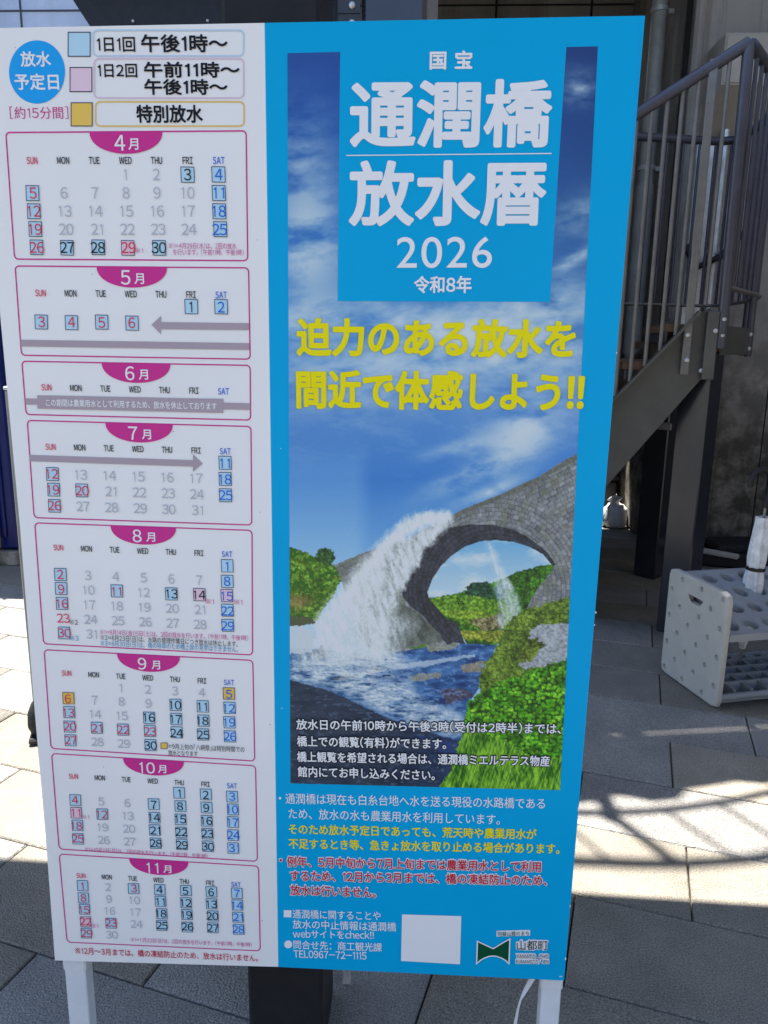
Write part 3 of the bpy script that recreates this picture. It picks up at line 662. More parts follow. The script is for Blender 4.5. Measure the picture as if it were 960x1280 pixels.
class Print:
    def __init__(s): s.v = []; s.f = []; s.m = []; s.mats = []; s.n = 0
    def mi(s, name):
        if name not in s.mats: s.mats.append(name)
        return s.mats.index(name)
    def raw(s, xz, faces, mat_, layer, dy=None):
        xz = np.asarray(xz, float); k = len(s.v) and s.n; y = np.full(len(xz), -.0012 - LAY * layer) - (0 if dy is None else np.asarray(dy))
        s.v.append(np.stack([xz[:, 0], y, xz[:, 1]], 1)); o = s.n; s.n += len(xz); mi = s.mi(mat_)
        for f in faces: s.f.append(tuple(i + o for i in f)); s.m.append(mi)
    def poly(s, pts, mat_, layer): x, z = S(*np.array(pts, float).T); s.raw(np.stack([x, z], 1), [tuple(range(len(pts)))], mat_, layer)
    def stroke(s, pts, width, mat_, layer, closed=True):
        x, z = S(*np.array(pts, float).T); P = np.stack([x, z], 1); n = len(P); L_, R_ = [], []
        for i in range(n):
            a = P[(i - 1) % n] if closed or i else P[i]; c = P[(i + 1) % n] if closed or i < n - 1 else P[i]
            d1 = P[i] - a; d2 = c - P[i]; d1 = d1 / (np.linalg.norm(d1) + 1e-12); d2 = d2 / (np.linalg.norm(d2) + 1e-12)
            if not closed and i == 0: d1 = d2
            if not closed and i == n - 1: d2 = d1
            t = d1 + d2; t = t / (np.linalg.norm(t) + 1e-12); nn = np.array([-t[1], t[0]]); cs = max(.35, nn @ np.array([-d2[1], d2[0]]))
            L_.append(P[i] + nn * width / 2 / cs); R_.append(P[i] - nn * width / 2 / cs)
        s.raw(np.array(L_ + R_), [(i, (i + 1) % n, n + (i + 1) % n, n + i) for i in range(n if closed else n - 1)], mat_, layer)
    def text(s, st, p0, p1, h, mat_, layer, bold=0.0, mode='cjk', gap=.06, res=3, em=None, center=False):
        """p0/p1: left and right end of the text's centre line in photo pixels (center=True: p0 is the middle); h: letter height in pixels;
        bold: extra stroke in metres on each side, with round corners"""
        lay = layout(st, mode, gap)
        parts = [(glyph(g_, res), x) for g_, x in lay]
        xmin = min(q[0][0][:, 0].min() + q[1] for q in parts); xmax = max(q[0][0][:, 0].max() + q[1] for q in parts)
        em = em or (.72 if mode in ('digits', 'latin') else .90); cyy = .335 if mode == 'latin' else .375
        mid = ((p0[0] + p1[0]) / 2, (p0[1] + p1[1]) / 2); pw, ph_ = PXM(*mid)
        a = np.array(S(*p0)); c = np.array(S(*p1[:2])); sy = h * ph_ / em
        if center:
            m = (a); sxx = sy * (p1[2] if len(p1) > 2 else 1.0)
            e = np.array([1.0, 0.0]) if len(p1) < 4 else np.array([math.cos(p1[3]), math.sin(p1[3])])
            a = m - e * sxx * (xmax - xmin) / 2
        else:
            d = c - a; L_ = np.linalg.norm(d); e = d / L_; L2 = L_ - 2 * bold; a = a + e * bold; sxx = L2 / (xmax - xmin)
        un = np.array([-e[1], e[0]])
        sy2 = sy - 2 * bold / em * .9 if bold else sy
        for (V, Fs, Ed), x in parts:
            Q = a + np.outer((V[:, 0] + x - xmin) * sxx, e) + np.outer((V[:, 1] - cyy) * sy2, un)
            s.raw(Q, Fs, mat_, layer, np.full(len(Q), LAY * .28))
            if bold:
                k = 8 if res > 3 else 6; vv = []; dd = []; ff = []
                for i, j in Ed:
                    d = Q[j] - Q[i]; l = np.linalg.norm(d)
                    if l < 1e-9: continue
                    nn = np.array([-d[1], d[0]]) / l * bold; o = len(vv)
                    vv += [Q[i] - nn, Q[j] - nn, Q[j], Q[i], Q[j] + nn, Q[i] + nn]; dd += [0, 0, LAY * .25, LAY * .25, 0, 0]
                    ff += [(o, o + 1, o + 2, o + 3), (o + 3, o + 2, o + 4, o + 5)]
                for i in {i for e_ in Ed for i in e_}:
                    o = len(vv); vv.append(Q[i]); dd.append(LAY * .25)
                    for q in range(k): t = 2 * math.pi * q / k; vv.append(Q[i] + bold * np.array([math.cos(t), math.sin(t)])); dd.append(0)
                    ff += [(o, o + 1 + q, o + 1 + (q + 1) % k) for q in range(k)]
                s.raw(np.array(vv), ff, mat_, layer, np.array(dd))
    def build(s, name, parent):
        V = np.concatenate(s.v) - base_of(parent); me = bpy.data.meshes.new(name); me.from_pydata(V.tolist(), [], s.f)
        for q in s.mats: me.materials.append(M[q])
        me.polygons.foreach_set('material_index', s.m); me.update()
        o = bpy.data.objects.new(name, me); col.objects.link(o); o.parent = parent; return o

def rrect(q, rx, ry=None, n=5):
    """rounded rectangle inside the quad q = TL, TR, BR, BL (photo pixels)"""
    tl, tr, br, bl = [np.array(p, float) for p in q]; w_ = np.linalg.norm(tr - tl); h_ = np.linalg.norm(bl - tl); u, v = rx / w_, (ry or rx) / h_; out = []
    for (cu, cv, t0) in ((1 - u, v, -90), (1 - u, 1 - v, 0), (u, 1 - v, 90), (u, v, 180)):
        for k in range(n + 1):
            t = math.radians(t0 + 90 * k / n); a, b_ = cu + u * math.cos(t), cv + v * math.sin(t)
            out.append(tl * (1 - a) * (1 - b_) + tr * a * (1 - b_) + br * a * b_ + bl * (1 - a) * b_)
    return out
def quad(x0, y0, x1, y1): return [(x0, y0), (x1, y0), (x1, y1), (x0, y1)]

# ---- left sheet: legend
P = Print()
P.poly([(47 + 35 * math.cos(t), 90.5 + 39.5 * math.sin(t)) for t in np.linspace(0, 2 * math.pi, 48, endpoint=False)], 'ink_circle', 1)
P.text('放水', (26.5, 74.5), (64.5, 74.5), 19, 'ink_white', 2, .0005)
P.text('予定日', (19, 103), (74.5, 103), 20, 'ink_white', 2, .0005)
P.text('［約15分間］', (13, 141.5), (86, 141.5), 15, 'ink_magenta', 1)
for q, c in (((86, 41, 113.4, 71), 'ink_lightblue'), ((88.3, 85, 115.5, 115), 'ink_pink'), ((89.6, 129, 116, 158), 'ink_orange')):
    P.poly(quad(*q), c, 1); P.stroke(quad(*q), .0011, 'ink_navy', 2)
for q, c in (((117, 38.5, 305, 70.5), 'ink_frame_blue'), ((118.5, 74, 305, 123), 'ink_frame_pink'), ((120, 127.6, 305.5, 158), 'ink_frame_orange')):
    P.stroke(rrect(quad(*q), 6), .0022, c, 1)
P.text('1日1回', (122, 56), (169.5, 56), 19, 'ink_black', 2, .0003)
P.text('午後1時～', (177, 55), (285, 55), 22, 'ink_black', 2, .0006)
P.text('1日2回', (123, 88.7), (172, 88.7), 17.5, 'ink_black', 2, .0003)
P.text('午前11時～', (180.5, 88), (300, 88), 19.5, 'ink_black', 2, .0006)
P.text('午後1時～', (181, 109.4), (285, 109.4), 19.5, 'ink_black', 2, .0006)
P.text('特別放水', (171, 143), (254, 143), 22, 'ink_black', 2, .0006)
P.build('legend', calendar)

MONTHS = [
 dict(m='4', fr=[(8, 166), (308, 164), (310, 326), (19, 324)], hd=((41, 201), (274, 201)), first=3, rows=((41, 219), (274, 218.5), (47, 309.5), (275.5, 310)), n=30,
      days={**{d: 'b' for d in (3, 4, 5, 11, 12, 18, 19, 25, 26, 27, 28, 30)}, 29: 'p'}, red=(29,)),
 dict(m='5', fr=[(19.6, 332.6), (311, 335), (313, 449), (27.5, 444)], hd=((51.5, 366.3), (277, 368.8)), first=5, rows=((51, 382), (277, 384), (53, 402.2), (278, 404.5)), n=6,
      days={d: 'b' for d in range(1, 7)}, red=(3, 4, 5, 6), nr=2),
 dict(m='6', fr=[(28, 451.5), (313, 456.7), (313.5, 525), (33.3, 518)], hd=((58.8, 484), (279.8, 489)), first=0, rows=None, n=0, days={}, red=()),
 dict(m='7', fr=[(34.7, 525.4), (314, 533), (315, 656), (43.3, 646.8)], hd=((64, 558.2), (282, 563.8)), first=-4, rows=((65, 572), (281.8, 578.7), (69, 631.5), (283, 638.5)), n=31,
      days={d: 'b' for d in (11, 18, 25, 12, 19, 26, 20)}, red=(20,), start=11, nr=4),
 dict(m='8', fr=[(44, 653.3), (315.3, 662.7), (316, 818.3), (55, 804.3)], hd=((73.7, 684), (284.3, 692.3)), first=6, rows=((75, 699), (284.3, 707.3), (81.3, 790.3), (285, 800)), n=31,
      days={**{d: 'b' for d in (1, 2, 8, 9, 11, 13, 16, 22, 29, 30)}, 14: 'p', 15: 'p'}, red=(11,), nr=6),
 dict(m='9', fr=[(55.7, 811.7), (316.3, 825), (318.7, 950.7), (64.3, 935)], hd=((84, 840.7), (286.7, 852.3)), first=2, rows=((84.5, 855), (286.7, 866.7), (89.3, 924.3), (288.3, 937)), n=30,
      days={**{d: 'b' for d in (10, 11, 12, 13, 16, 17, 18, 19, 20, 21, 22, 23, 24, 25, 26, 27, 30)}, 5: 'o', 6: 'o'}, red=(21, 22, 23)),
 dict(m='10', fr=[(65, 941.3), (319.7, 956.6), (322, 1076), (74.4, 1060.6)], hd=((92.5, 969.4), (290.3, 981.3)), first=4, rows=((93.5, 982.5), (290.6, 994.4), (98, 1046.9), (292.8, 1058.8)), n=31,
      days={**{d: 'b' for d in (1, 2, 3, 4, 7, 8, 9, 10, 12, 14, 15, 16, 17, 18, 21, 22, 23, 24, 25, 28, 29, 30, 31)}, 11: 'p'}, red=(12,)),
 dict(m='11', fr=[(74.4, 1066.9), (323.4, 1081.9), (325.6, 1187.8), (84.4, 1176.9)], hd=((101.9, 1093.4), (295.3, 1104.4)), first=0, rows=((103.8, 1106), (296.6, 1115.3), (109, 1165.3), (299, 1175)), n=30,
      days={**{d: 'b' for d in (1, 3, 4, 5, 6, 7, 8, 11, 12, 13, 14, 15, 18, 19, 20, 21, 23, 25, 26, 27, 28, 29)}, 22: 'p'}, red=(3, 23)),
]
FILL = {'b': 'ink_lightblue', 'p': 'ink_pink', 'o': 'ink_orange'}
DAYS = ['SUN', 'MON', 'TUE', 'WED', 'THU', 'FRI', 'SAT']
def month_extra(P, m):
    T_ = lambda *a, **k: P.text(*a, **k)
    if m == '4':
        T_('※1=4月29日（水）は、2回の放水', (212, 307.5), (296, 308), 7.5, 'ink_magenta', 4); T_('を行います。（午前11時、午後1時）', (217, 315.5), (305, 316), 7.5, 'ink_magenta', 4)
        T_('※1', (169.5, 313.5), (179.5, 313.5), 6.5, 'ink_magenta', 4)
    if m == '5':
        P.poly([(190, 406), (202, 394.8), (202, 402.7), (311.3, 404), (311.5, 412.7), (202, 411.6), (202, 418)], 'ink_mauve', 2)
        P.poly([(26.3, 424.7), (311.8, 429), (312, 437.4), (27, 433)], 'ink_mauve', 2)
    if m == '6':
        P.poly([(32.3, 497.9), (313.2, 504), (313.4, 512.3), (33, 505.5)], 'ink_mauve', 2)
        P.poly([(47.4, 494), (280, 498.6), (279.6, 516), (47.8, 510.6)], 'ink_mauve', 3)
        T_('この期間は農業用水として利用するため、放水を休止しております', (58.4, 503), (271.6, 507.6), 9, 'ink_white', 4, .00018)
    if m == '7':
        P.poly([(37.3, 568.4), (241.7, 575), (241.7, 567.4), (253.7, 579.4), (241.7, 589.7), (241.7, 583), (37.8, 576.3)], 'ink_mauve', 2)
    if m == '8':
        T_('※1=8月14日（金）15日（土）は、2回の放水を行います。（午前11時、午後1時）', (126, 789), (310.7, 796.9), 6.5, 'ink_magenta', 4)
        T_('※2=8月23日（日）は、水路の管理作業日につき放水は休止します。', (126.7, 795.8), (297.7, 804.2), 7, 'ink_black', 4)
        T_('※3=8月30日（日）は、橋の除草のため橋上部の見学はできません。', (126.7, 803), (298, 811), 7, 'ink_teal', 4)
        for st, x, y, c in (('※1', 257.5, 751, 'ink_magenta'), ('※1', 293, 751.7, 'ink_magenta'), ('※2', 87.8, 776.7, 'ink_black'), ('※3', 88.8, 796.7, 'ink_teal')): T_(st, (x, y), (x + 10.5, y + .3), 7, c, 5)
    if m == '9':
        P.poly(quad(201.7, 927.7, 209.7, 935), 'ink_orange', 2); P.stroke(quad(201.7, 927.7, 209.7, 935), .0008, 'ink_navy', 3)
        T_('=9月上旬の「八朔祭」は特別時間での', (211, 931.7), (306, 936), 7, 'ink_black', 4); T_('放水となります', (211, 939.8), (247.7, 941.2), 6.5, 'ink_black', 4)
    if m == '10':
        T_('※1=10月11日（日）は、2回の放水を行います。（午前11時、午後1時）', (107, 1060), (260, 1069), 5.5, 'ink_magenta', 4); T_('※1', (103.4, 1019.7), (112.5, 1020), 5.5, 'ink_magenta', 5)
    if m == '11':
        T_('※1=11月22日（日）は、2回の放水を行います。（午前11時、午後1時）', (164.4, 1173), (315, 1179.5), 5.5, 'ink_magenta', 4); T_('※1', (115, 1155.6), (123.7, 1156), 5.5, 'ink_magenta', 5)
for md in MONTHS:
    P = Print(); fr = [np.array(p, float) for p in md['fr']]
    P.stroke(rrect(md['fr'], 5), .0019, 'ink_magenta', 1)
    # hanging half-disc with the month
    mid = fr[0] * .5 + fr[1] * .5; ex = (fr[1] - fr[0]) / np.linalg.norm(fr[1] - fr[0]); pw, ph_ = PXM(*mid); hw, dp_ = .0515 / pw, .0285 / ph_
    ey = np.array([.035, 1.0])
    P.poly([mid + ex * hw * math.cos(t) + ey * dp_ * math.sin(t) ** .9 for t in np.linspace(0, math.pi, 25)], 'ink_magenta', 2)
    c = mid + ey * dp_ * .50; tilt = -math.atan2(ex[1], ex[0]) * .6
    kx = (len(md['m']) - 1) * 1.5
    hgt = .0195 / ph_
    P.text(md['m'], (c[0] - 8 + kx * 0, c[1]), (c[0], c[1], .95, 0), hgt, 'ink_white', 3, .00025, 'digits', center=True)
    P.text('月', (c[0] + 9 + kx, c[1] + 1.5), (c[0], c[1], 1.0, 0), hgt * .78, 'ink_white', 3, .0003, center=True)
    (hx0_, hy0), (hx1_, hy1) = md['hd']
    for i, d in enumerate(DAYS):
        t = i / 6; x, y = hx0_ + (hx1_ - hx0_) * t, hy0 + (hy1 - hy0) * t; pw, ph_ = PXM(x, y)
        P.text(d, (x, y), (x, y, .62, 0), .0092 / ph_, 'ink_red' if i == 0 else ('ink_blue' if i == 6 else 'ink_black'), 3, .00014, 'prop', gap=.055, em=.73, center=True)
    if md['rows']:
        a, b_, c_, d_ = [np.array(p, float) for p in md['rows']]; nr = md.get('nr', 5)
        for day in range(md.get('start', 1), md['n'] + 1):
            k = (day - md.get('start', 1) + md['first'] + (7 + 3 if md['m'] == '7' else 0)) if md['m'] == '7' else day - 1 + md['first']
            if md['m'] == '7': k = day - 11 + 6
            wd, row = k % 7, k // 7
            u, v = wd / 6, row / max(1, nr - 1); p = a * (1 - u) * (1 - v) + b_ * u * (1 - v) + d_ * u * v + c_ * (1 - u) * v
            if md['m'] == '5' and row == 1 and wd > 3: continue
            st = md['days'].get(day); red = wd == 0 or day in md['red']
            pw, ph_ = PXM(*p)
            if st:
                w2, h2 = .0182 / pw / 2, .0197 / ph_ / 2; j1, j2 = rng.normal(0, .35, 2)
                q = [(p[0] - w2 + j1 - .5, p[1] - h2 + j2 - .3), (p[0] + w2 + j1 - .2, p[1] - h2 + j2), (p[0] + w2 + j1 + .4, p[1] + h2 + j2 + .3), (p[0] - w2 + j1 + .2, p[1] + h2 + j2)]
                P.poly(q, FILL[st], 2); P.stroke(q, .0009, 'ink_navy', 3)
            colr = 'ink_red' if red and (st or day == 23) else ('ink_blue' if wd == 6 else ('ink_black' if st else 'ink_grey'))
            P.text(str(day), (p[0], p[1]), (p[0], p[1], .93, 0), .0146 / ph_, colr, 4, .00006 if colr != 'ink_grey' else 0, 'digits', center=True, res=4)
    month_extra(P, md['m'])
    o = P.build('month_calendar', calendar)
P = Print(); P.text('※12月～3月までは、橋の凍結防止のため、放水は行いません。', (94.7, 1187.2), (322.8, 1196.7), 8.5, 'ink_crimson', 2, .0001); P.build('footnote', calendar)
for x, y, r in ((217, 539, .7), (116, 343, .6), (130, 958, .6), (325, 640, .6), (338, 905, .7), (328, 1150, .6), (20, 60, .6), (322, 300, .5)): P = Print(); P.poly([(x + r * math.cos(t), y + r * 1.3 * math.sin(t)) for t in np.arange(6)], 'ink_mauve', 1); P.build('dirt_speck', calendar)

# ---- right sheet: the printed landscape photograph (a flat print, one colour per mesh point)
def vnoise(x, y, seed):
    r = np.random.default_rng(seed); G_ = r.random((256, 256)); xi, yi = np.floor(x).astype(int), np.floor(y).astype(int); fx, fy = x - xi, y - yi
    fx, fy = fx * fx * (3 - 2 * fx), fy * fy * (3 - 2 * fy); g_ = lambda a, b_: G_[b_ % 256, a % 256]
    return (g_(xi, yi) * (1 - fx) + g_(xi + 1, yi) * fx) * (1 - fy) + (g_(xi, yi + 1) * (1 - fx) + g_(xi + 1, yi + 1) * fx) * fy
def fbm(x, y, seed, o=5, gain=.55):
    s_ = 0; a = 1; n_ = 0
    for k in range(o): s_ = s_ + a * vnoise(x * 2 ** k + 13.7 * k, y * 2 ** k + 7.1 * k, seed + k); n_ += a; a *= gain
    return s_ / n_
def inside(x, y, pts, jit=0, seed=1):
    if jit: dx, dy = (fbm(x / 9, y / 9, seed, 4) - .5) * jit * 2 + (fbm(x / 2.4, y / 2.4, seed + 20, 2) - .5) * min(jit, 3.5) * 1.5, (fbm(x / 9, y / 9, seed + 50, 4) - .5) * jit * 2 + (fbm(x / 2.4, y / 2.4, seed + 70, 2) - .5) * min(jit, 3.5) * 1.5; x = x + dx; y = y + dy
    r = np.zeros(x.shape, bool); n = len(pts)
    for i in range(n):
        (x0, y0), (x1, y1) = pts[i], pts[(i + 1) % n]
        c = ((y0 > y) != (y1 > y)) & (x < (x1 - x0) * (y - y0) / (y1 - y0 + 1e-9) + x0); r ^= c
    return r
def Zp(*p): return [(340 + a / 2.2857, 530 + b_ / 2.2851) for a, b_ in p]     # points read off an enlargement
def rgb(*c): return np.array(c, float)
def sst(a, b_, t): t = np.clip((t - a) / (b_ - a), 0, 1); return t * t * (3 - 2 * t)

def paint(x, y):
    C_ = np.zeros(x.shape + (3,))
    def put(mask, c): m = np.asarray(mask, float)[..., None]; C_[:] = C_ * (1 - m) + c * m
    # sky
    ys = [55, 150, 300, 420, 520, 600, 680, 760]; sk = np.array([[26, 62, 138], [26, 72, 156], [48, 104, 186], [76, 130, 206], [74, 124, 206], [52, 112, 204], [96, 150, 226], [150, 190, 240]], float)
    for k in range(3): C_[..., k] = np.interp(y, ys, sk[:, k])
    right = sst(560, 740, x)[..., None]; C_ *= 1 - .22 * right * sst(560, 200, y)[..., None]
    lf = sst(470, 440, x)[..., None] * sst(540, 600, y)[..., None]; C_[:] = C_ + lf * rgb(26, 22, 14)
    cl = fbm(x / 70 + .25 * y / 40, y / 34 - .1 * x / 60, 3, 6); cl2 = fbm(x / 30 + y / 60, y / 14, 11, 5)
    def cloud(cx_, cy_, rx, ry, k, th=.46, sl_=0):
        e = np.exp(-(((x - cx_) / rx) ** 2 + ((y - cy_ - sl_ * (x - cx_)) / ry) ** 2)); return e * k * np.clip((.62 * cl + .38 * cl2 - th + .12) * 3.4, 0, 1)
    for a in ((385, 300, 46, 75, .8), (372, 190, 40, 60, .5), (520, 425, 170, 45, .85, .45, .05), (440, 480, 90, 40, .6), (625, 420, 110, 60, .75), (722, 112, 22, 22, .8, .42), (730, 270, 40, 25, .55, .44, -.3), (715, 325, 22, 9, .9, .3, -.5), (690, 380, 60, 40, .5),
              (655, 540, 60, 45, .85, .44, -.5), (590, 592, 52, 12, .95, .36, -.45), (605, 617, 40, 8, .8, .38, -.4), (575, 560, 40, 9, .6, .4, -.2), (400, 400, 60, 25, .5)): put(cloud(*a), rgb(222, 230, 244))
    wis = np.clip((fbm(x / 34 - y / 24, y / 11, 21, 4) - .55) * 1.6, 0, .22) * sst(640, 420, y) * sst(330, 420, y); put(wis, rgb(190, 208, 238))
    # distance seen through the arch
    arch = inside(x, y, Zp((445, 497), (440, 478), (455, 440), (482, 402), (515, 370), (555, 345), (600, 332), (650, 329), (705, 336), (755, 355), (790, 378), (808, 402), (795, 425), (770, 455), (745, 490), (728, 528), (705, 560), (640, 632), (560, 632), (520, 570), (480, 545)))
    put(arch, np.stack([np.interp(y, [670, 735], [96, 176]), np.interp(y, [670, 735], [160, 206]), np.interp(y, [670, 735], [228, 240])], -1))
    put(arch * np.clip((cl2 - .45) * 2.5, 0, .8), rgb(226, 236, 246))
    n1 = fbm(x / 9, y / 7, 31, 5); n2 = fbm(x / 3.2, y / 2.6, 41, 4); n3 = fbm(x / 5, y / 5, 61, 4)
    n5 = fbm(x / 1.5, y / 1.3, 45, 3); n6 = fbm(x / 16, y / 13, 46, 4)
    tuft = np.abs(fbm(x / 6, y / 5, 47, 4) - .5) * 4                      # dark seams between clumps
    tree = lambda d, l, k=1.0: (rgb(*d) * .55 + (rgb(*l) * 1.08 - rgb(*d) * .55) * np.clip((n2 * .38 + n5 * .42 + n6 * .45 - .30) * 1.9 * k, 0, 1)[..., None]) * (.55 + .45 * np.clip(tuft * 1.6, 0, 1))[..., None]
    hill = inside(x, y, Zp((430, 500), (520, 485), (560, 470), (640, 450), (690, 425), (760, 405), (830, 395), (830, 560), (700, 640), (440, 640)), 2, 5); put(arch & hill, tree((20, 70, 20), (88, 152, 44)))
    put(arch & inside(x, y, Zp((550, 490), (556, 462), (580, 450), (610, 452), (632, 470), (626, 494), (590, 500)), 3, 6), tree((18, 52, 46), (56, 104, 74)))
    put(arch & inside(x, y, Zp((630, 470), (680, 440), (660, 500), (640, 500)), 3, 6), tree((40, 90, 90), (110, 160, 150)))
    put(arch & inside(x, y, Zp((430, 500), (520, 488), (600, 492), (690, 520), (690, 560), (600, 590), (520, 560)), 2, 7), tree((66, 128, 26), (142, 196, 58)))
    put(arch & inside(x, y, Zp((480, 532), (600, 530), (650, 548), (600, 560), (520, 556)), 1, 8), tree((120, 176, 36), (176, 214, 66)))
    put(arch & inside(x, y, Zp((560, 560), (650, 545), (670, 580), (600, 590)), 2, 9), tree((120, 108, 66), (196, 180, 130)))
    put(arch & inside(x, y, Zp((520, 590), (680, 590), (660, 622), (540, 615)), 2, 9), tree((96, 130, 30), (190, 190, 70)))
    # left hillside
    lh = inside(x, y, Zp((0, 345), (52, 350), (100, 368), (140, 392), (185, 402), (205, 432), (180, 480), (130, 560), (0, 570)), 2.5, 12)
    put(lh, tree((52, 104, 24), (136, 186, 62))); put(lh & (fbm(x / 6, y / 4, 71, 3) > .57), rgb(44, 88, 26)); put(lh * np.exp(-(((x - 372) / 16) ** 2 + ((y - 752) / 9) ** 2)) * .6, rgb(170, 110, 84))
    put(inside(x, y, Zp((122, 380), (128, 362), (152, 354), (178, 364), (184, 386), (170, 402), (140, 396)), 3, 13), tree((24, 58, 34), (74, 118, 58)))
    # stone bridge
    br = inside(x, y, Zp((178, 402), (268, 365), (380, 330), (510, 262), (560, 236), (640, 205), (700, 178), (760, 150), (830, 106), (900, 70), (900, 520), (728, 528), (745, 490), (770, 455), (795, 425), (808, 402), (790, 378), (755, 355), (705, 336), (650, 329), (600, 332), (555, 345), (515, 370), (482, 402), (455, 440), (440, 478), (445, 500), (480, 545), (520, 575), (556, 630), (480, 640), (300, 660), (240, 600), (200, 450)), .8, 14)
    t = .46; xr, yr = x * math.cos(t) - y * math.sin(t), x * math.sin(t) + y * math.cos(t)
    aw = np.hypot(x - 617, y - 735)
    row = np.where(aw < 118, aw / 5.6, (yr + 3 * fbm(x / 40, y / 40, 98, 2)) / 5.6); ir = np.floor(row); uu = np.where(aw < 118, np.arctan2(y - 735, x - 617) * 12, xr / 9.0) + (ir % 2) * .5 + vnoise(ir * 7.3, ir * 0, 91)
    fx, fy = uu - np.floor(uu), row - ir; mort = ((fx < .12) | (fy < .18)); bid = vnoise(np.floor(uu) * 3.1 + 5, ir * 5.7, 92)
    st = (100 + 44 * bid + 44 * (n3 - .5) + 52 * (fbm(x / 22, y / 22, 93, 4) - .5) + 34 * (fbm(x / 1.7, y / 1.5, 97, 3) - .5))
    stc = np.stack([st * .985, st * .985, st * 1.06], -1); stc = np.where(mort[..., None], stc * .74, stc)
    put(br, stc)
    put((br & ~arch) * np.clip((fbm(x / 7, y / 14, 95, 5) - .5) * 2.4, 0, .45), rgb(108, 108, 86)); put(br & inside(x, y, Zp((510, 262), (560, 236), (640, 205), (760, 150), (900, 70), (900, 84), (760, 164), (640, 219), (560, 250), (512, 276))), rgb(92, 92, 88) + (n2[..., None] - .5) * 50)
    # arch soffit (the stone there is in shade in the printed photograph)
    so = inside(x, y, Zp((500, 296), (560, 287), (630, 287), (690, 300), (740, 328), (785, 365), (812, 402), (800, 402), (775, 372), (735, 350), (690, 336), (640, 331), (595, 334), (550, 350), (512, 376), (482, 406), (458, 442), (444, 480), (450, 500), (500, 556), (530, 570), (552, 628), (505, 632), (470, 596), (430, 545), (395, 520), (372, 490), (380, 440), (430, 360)))
    put(so, np.stack([st * .42, st * .43, st * .52], -1) * np.where(mort[..., None], .7, 1.0))
    put(inside(x, y, Zp((300, 560), (372, 512), (420, 540), (480, 600), (488, 622), (380, 640), (290, 650)), 2, 15), np.stack([st * .72, st * .74, st * .72], -1)); put(inside(x, y, Zp((380, 640), (440, 626), (470, 632), (420, 642)), 2, 16), rgb(70, 110, 40))
    # river
    rv = inside(x, y, Zp((0, 640), (120, 640), (300, 660), (420, 640), (540, 626), (640, 630), (620, 690), (600, 740), (560, 800), (540, 900), (500, 1040), (0, 1040)))
    w1 = fbm(x / 16, y / 4.5, 101, 5); w2 = fbm(x / 7, y / 3.4, 111, 4)
    put(rv, rgb(40, 78, 136) + (w1[..., None] - .5) * rgb(90, 110, 130))
    for pts, c in ((((385, 722), (420, 712), (486, 708), (480, 722), (400, 736)), (128, 126, 124)), (((536, 690), (610, 674), (606, 706), (548, 710)), (130, 120, 112)), (((170, 724), (235, 714), (240, 722), (190, 732)), (70, 74, 92)), (((254, 690), (310, 692), (312, 706), (262, 712)), (96, 92, 104)), (((480, 760), (540, 752), (580, 776), (500, 800)), (64, 60, 84)), (((440, 632), (535, 624), (530, 640), (450, 650)), (128, 128, 118)), (((100, 660), (150, 625), (160, 660), (130, 680)), (70, 74, 88))):
        put(inside(x, y, Zp(*pts), 2, 17), rgb(*c) + (n2[..., None] - .5) * 70)
    soft = lambda f_, r_: sum(f_(x + dx * r_, y + dy * r_).astype(float) for dx, dy in ((0, 0), (-1, .3), (1, -.3), (.3, 1), (-.3, -1), (.7, .7), (-.7, -.7), (.7, -.7), (-.7, .7))) / 9
    foam = soft(lambda x, y: inside(x, y, Zp((50, 690), (150, 660), (330, 650), (420, 690), (330, 720), (400, 740), (400, 770), (470, 800), (545, 830), (545, 890), (480, 880), (380, 850), (250, 790), (150, 748), (50, 730)), 5, 18), 5)
    w3 = fbm((x - .4 * y) / 9, y / 2.0, 121, 5); put(foam * np.clip((w3 * .55 + w1 * .6 - .36) * 3.4, 0, .95), rgb(222, 228, 240)); put(foam * (w3 > .60) * .6, rgb(96, 124, 176)); put(inside(x, y, Zp((320, 690), (440, 676), (580, 656), (580, 662), (440, 690), (340, 700)), 1.5, 19) * .7, rgb(196, 206, 232))
    put((rv & (x > 470) & (w2 > .62)) * .5, rgb(120, 150, 214))
    dk = inside(x, y, Zp((0, 726), (52, 730), (150, 756), (250, 800), (380, 860), (540, 905), (540, 1040), (0, 1040)), 1.2, 20)
    put(dk, np.stack([np.interp(x, [360, 480, 580], [40, 32, 26]), np.interp(x, [360, 480, 580], [50, 44, 44]), np.interp(x, [360, 480, 580], [70, 66, 82])], -1) + (w1[..., None] - .5) * 40)
    put(inside(x, y, Zp((400, 880), (470, 900), (530, 910), (530, 950), (470, 930)), 3, 22) * .7, rgb(34, 58, 120)); put(dk & (w2 > .66), rgb(62, 74, 100))
    # water jets: soft plumes of spray, denser towards the outlet
    def plume(pts, k, seed, soft=6.0, colr=(236, 240, 248)):
        m = np.zeros(x.shape)
        for dx, dy in ((0, 0), (-1, 0), (1, 0), (0, -1), (0, 1), (.7, .7), (-.7, -.7)): m += inside(x + dx * soft, y + dy * soft, pts, 6, seed)
        m /= 7; g_ = .62 * fbm((x - .30 * y) / 4.2, (y + .8 * x) / 22, seed + 5, 5) + .38 * fbm(x / 1.8, y / 2.2, seed + 9, 3); g_ = .5 + (g_ - .5) * 1.5; put(np.clip(m * k * (.25 + 1.5 * g_), 0, .97), rgb(*colr) + (g_[..., None] - .5) * 76)
    plume(Zp((60, 640), (150, 560), (260, 540), (420, 560), (360, 640), (330, 690), (60, 690)), .62, 200, 9, (224, 230, 242))
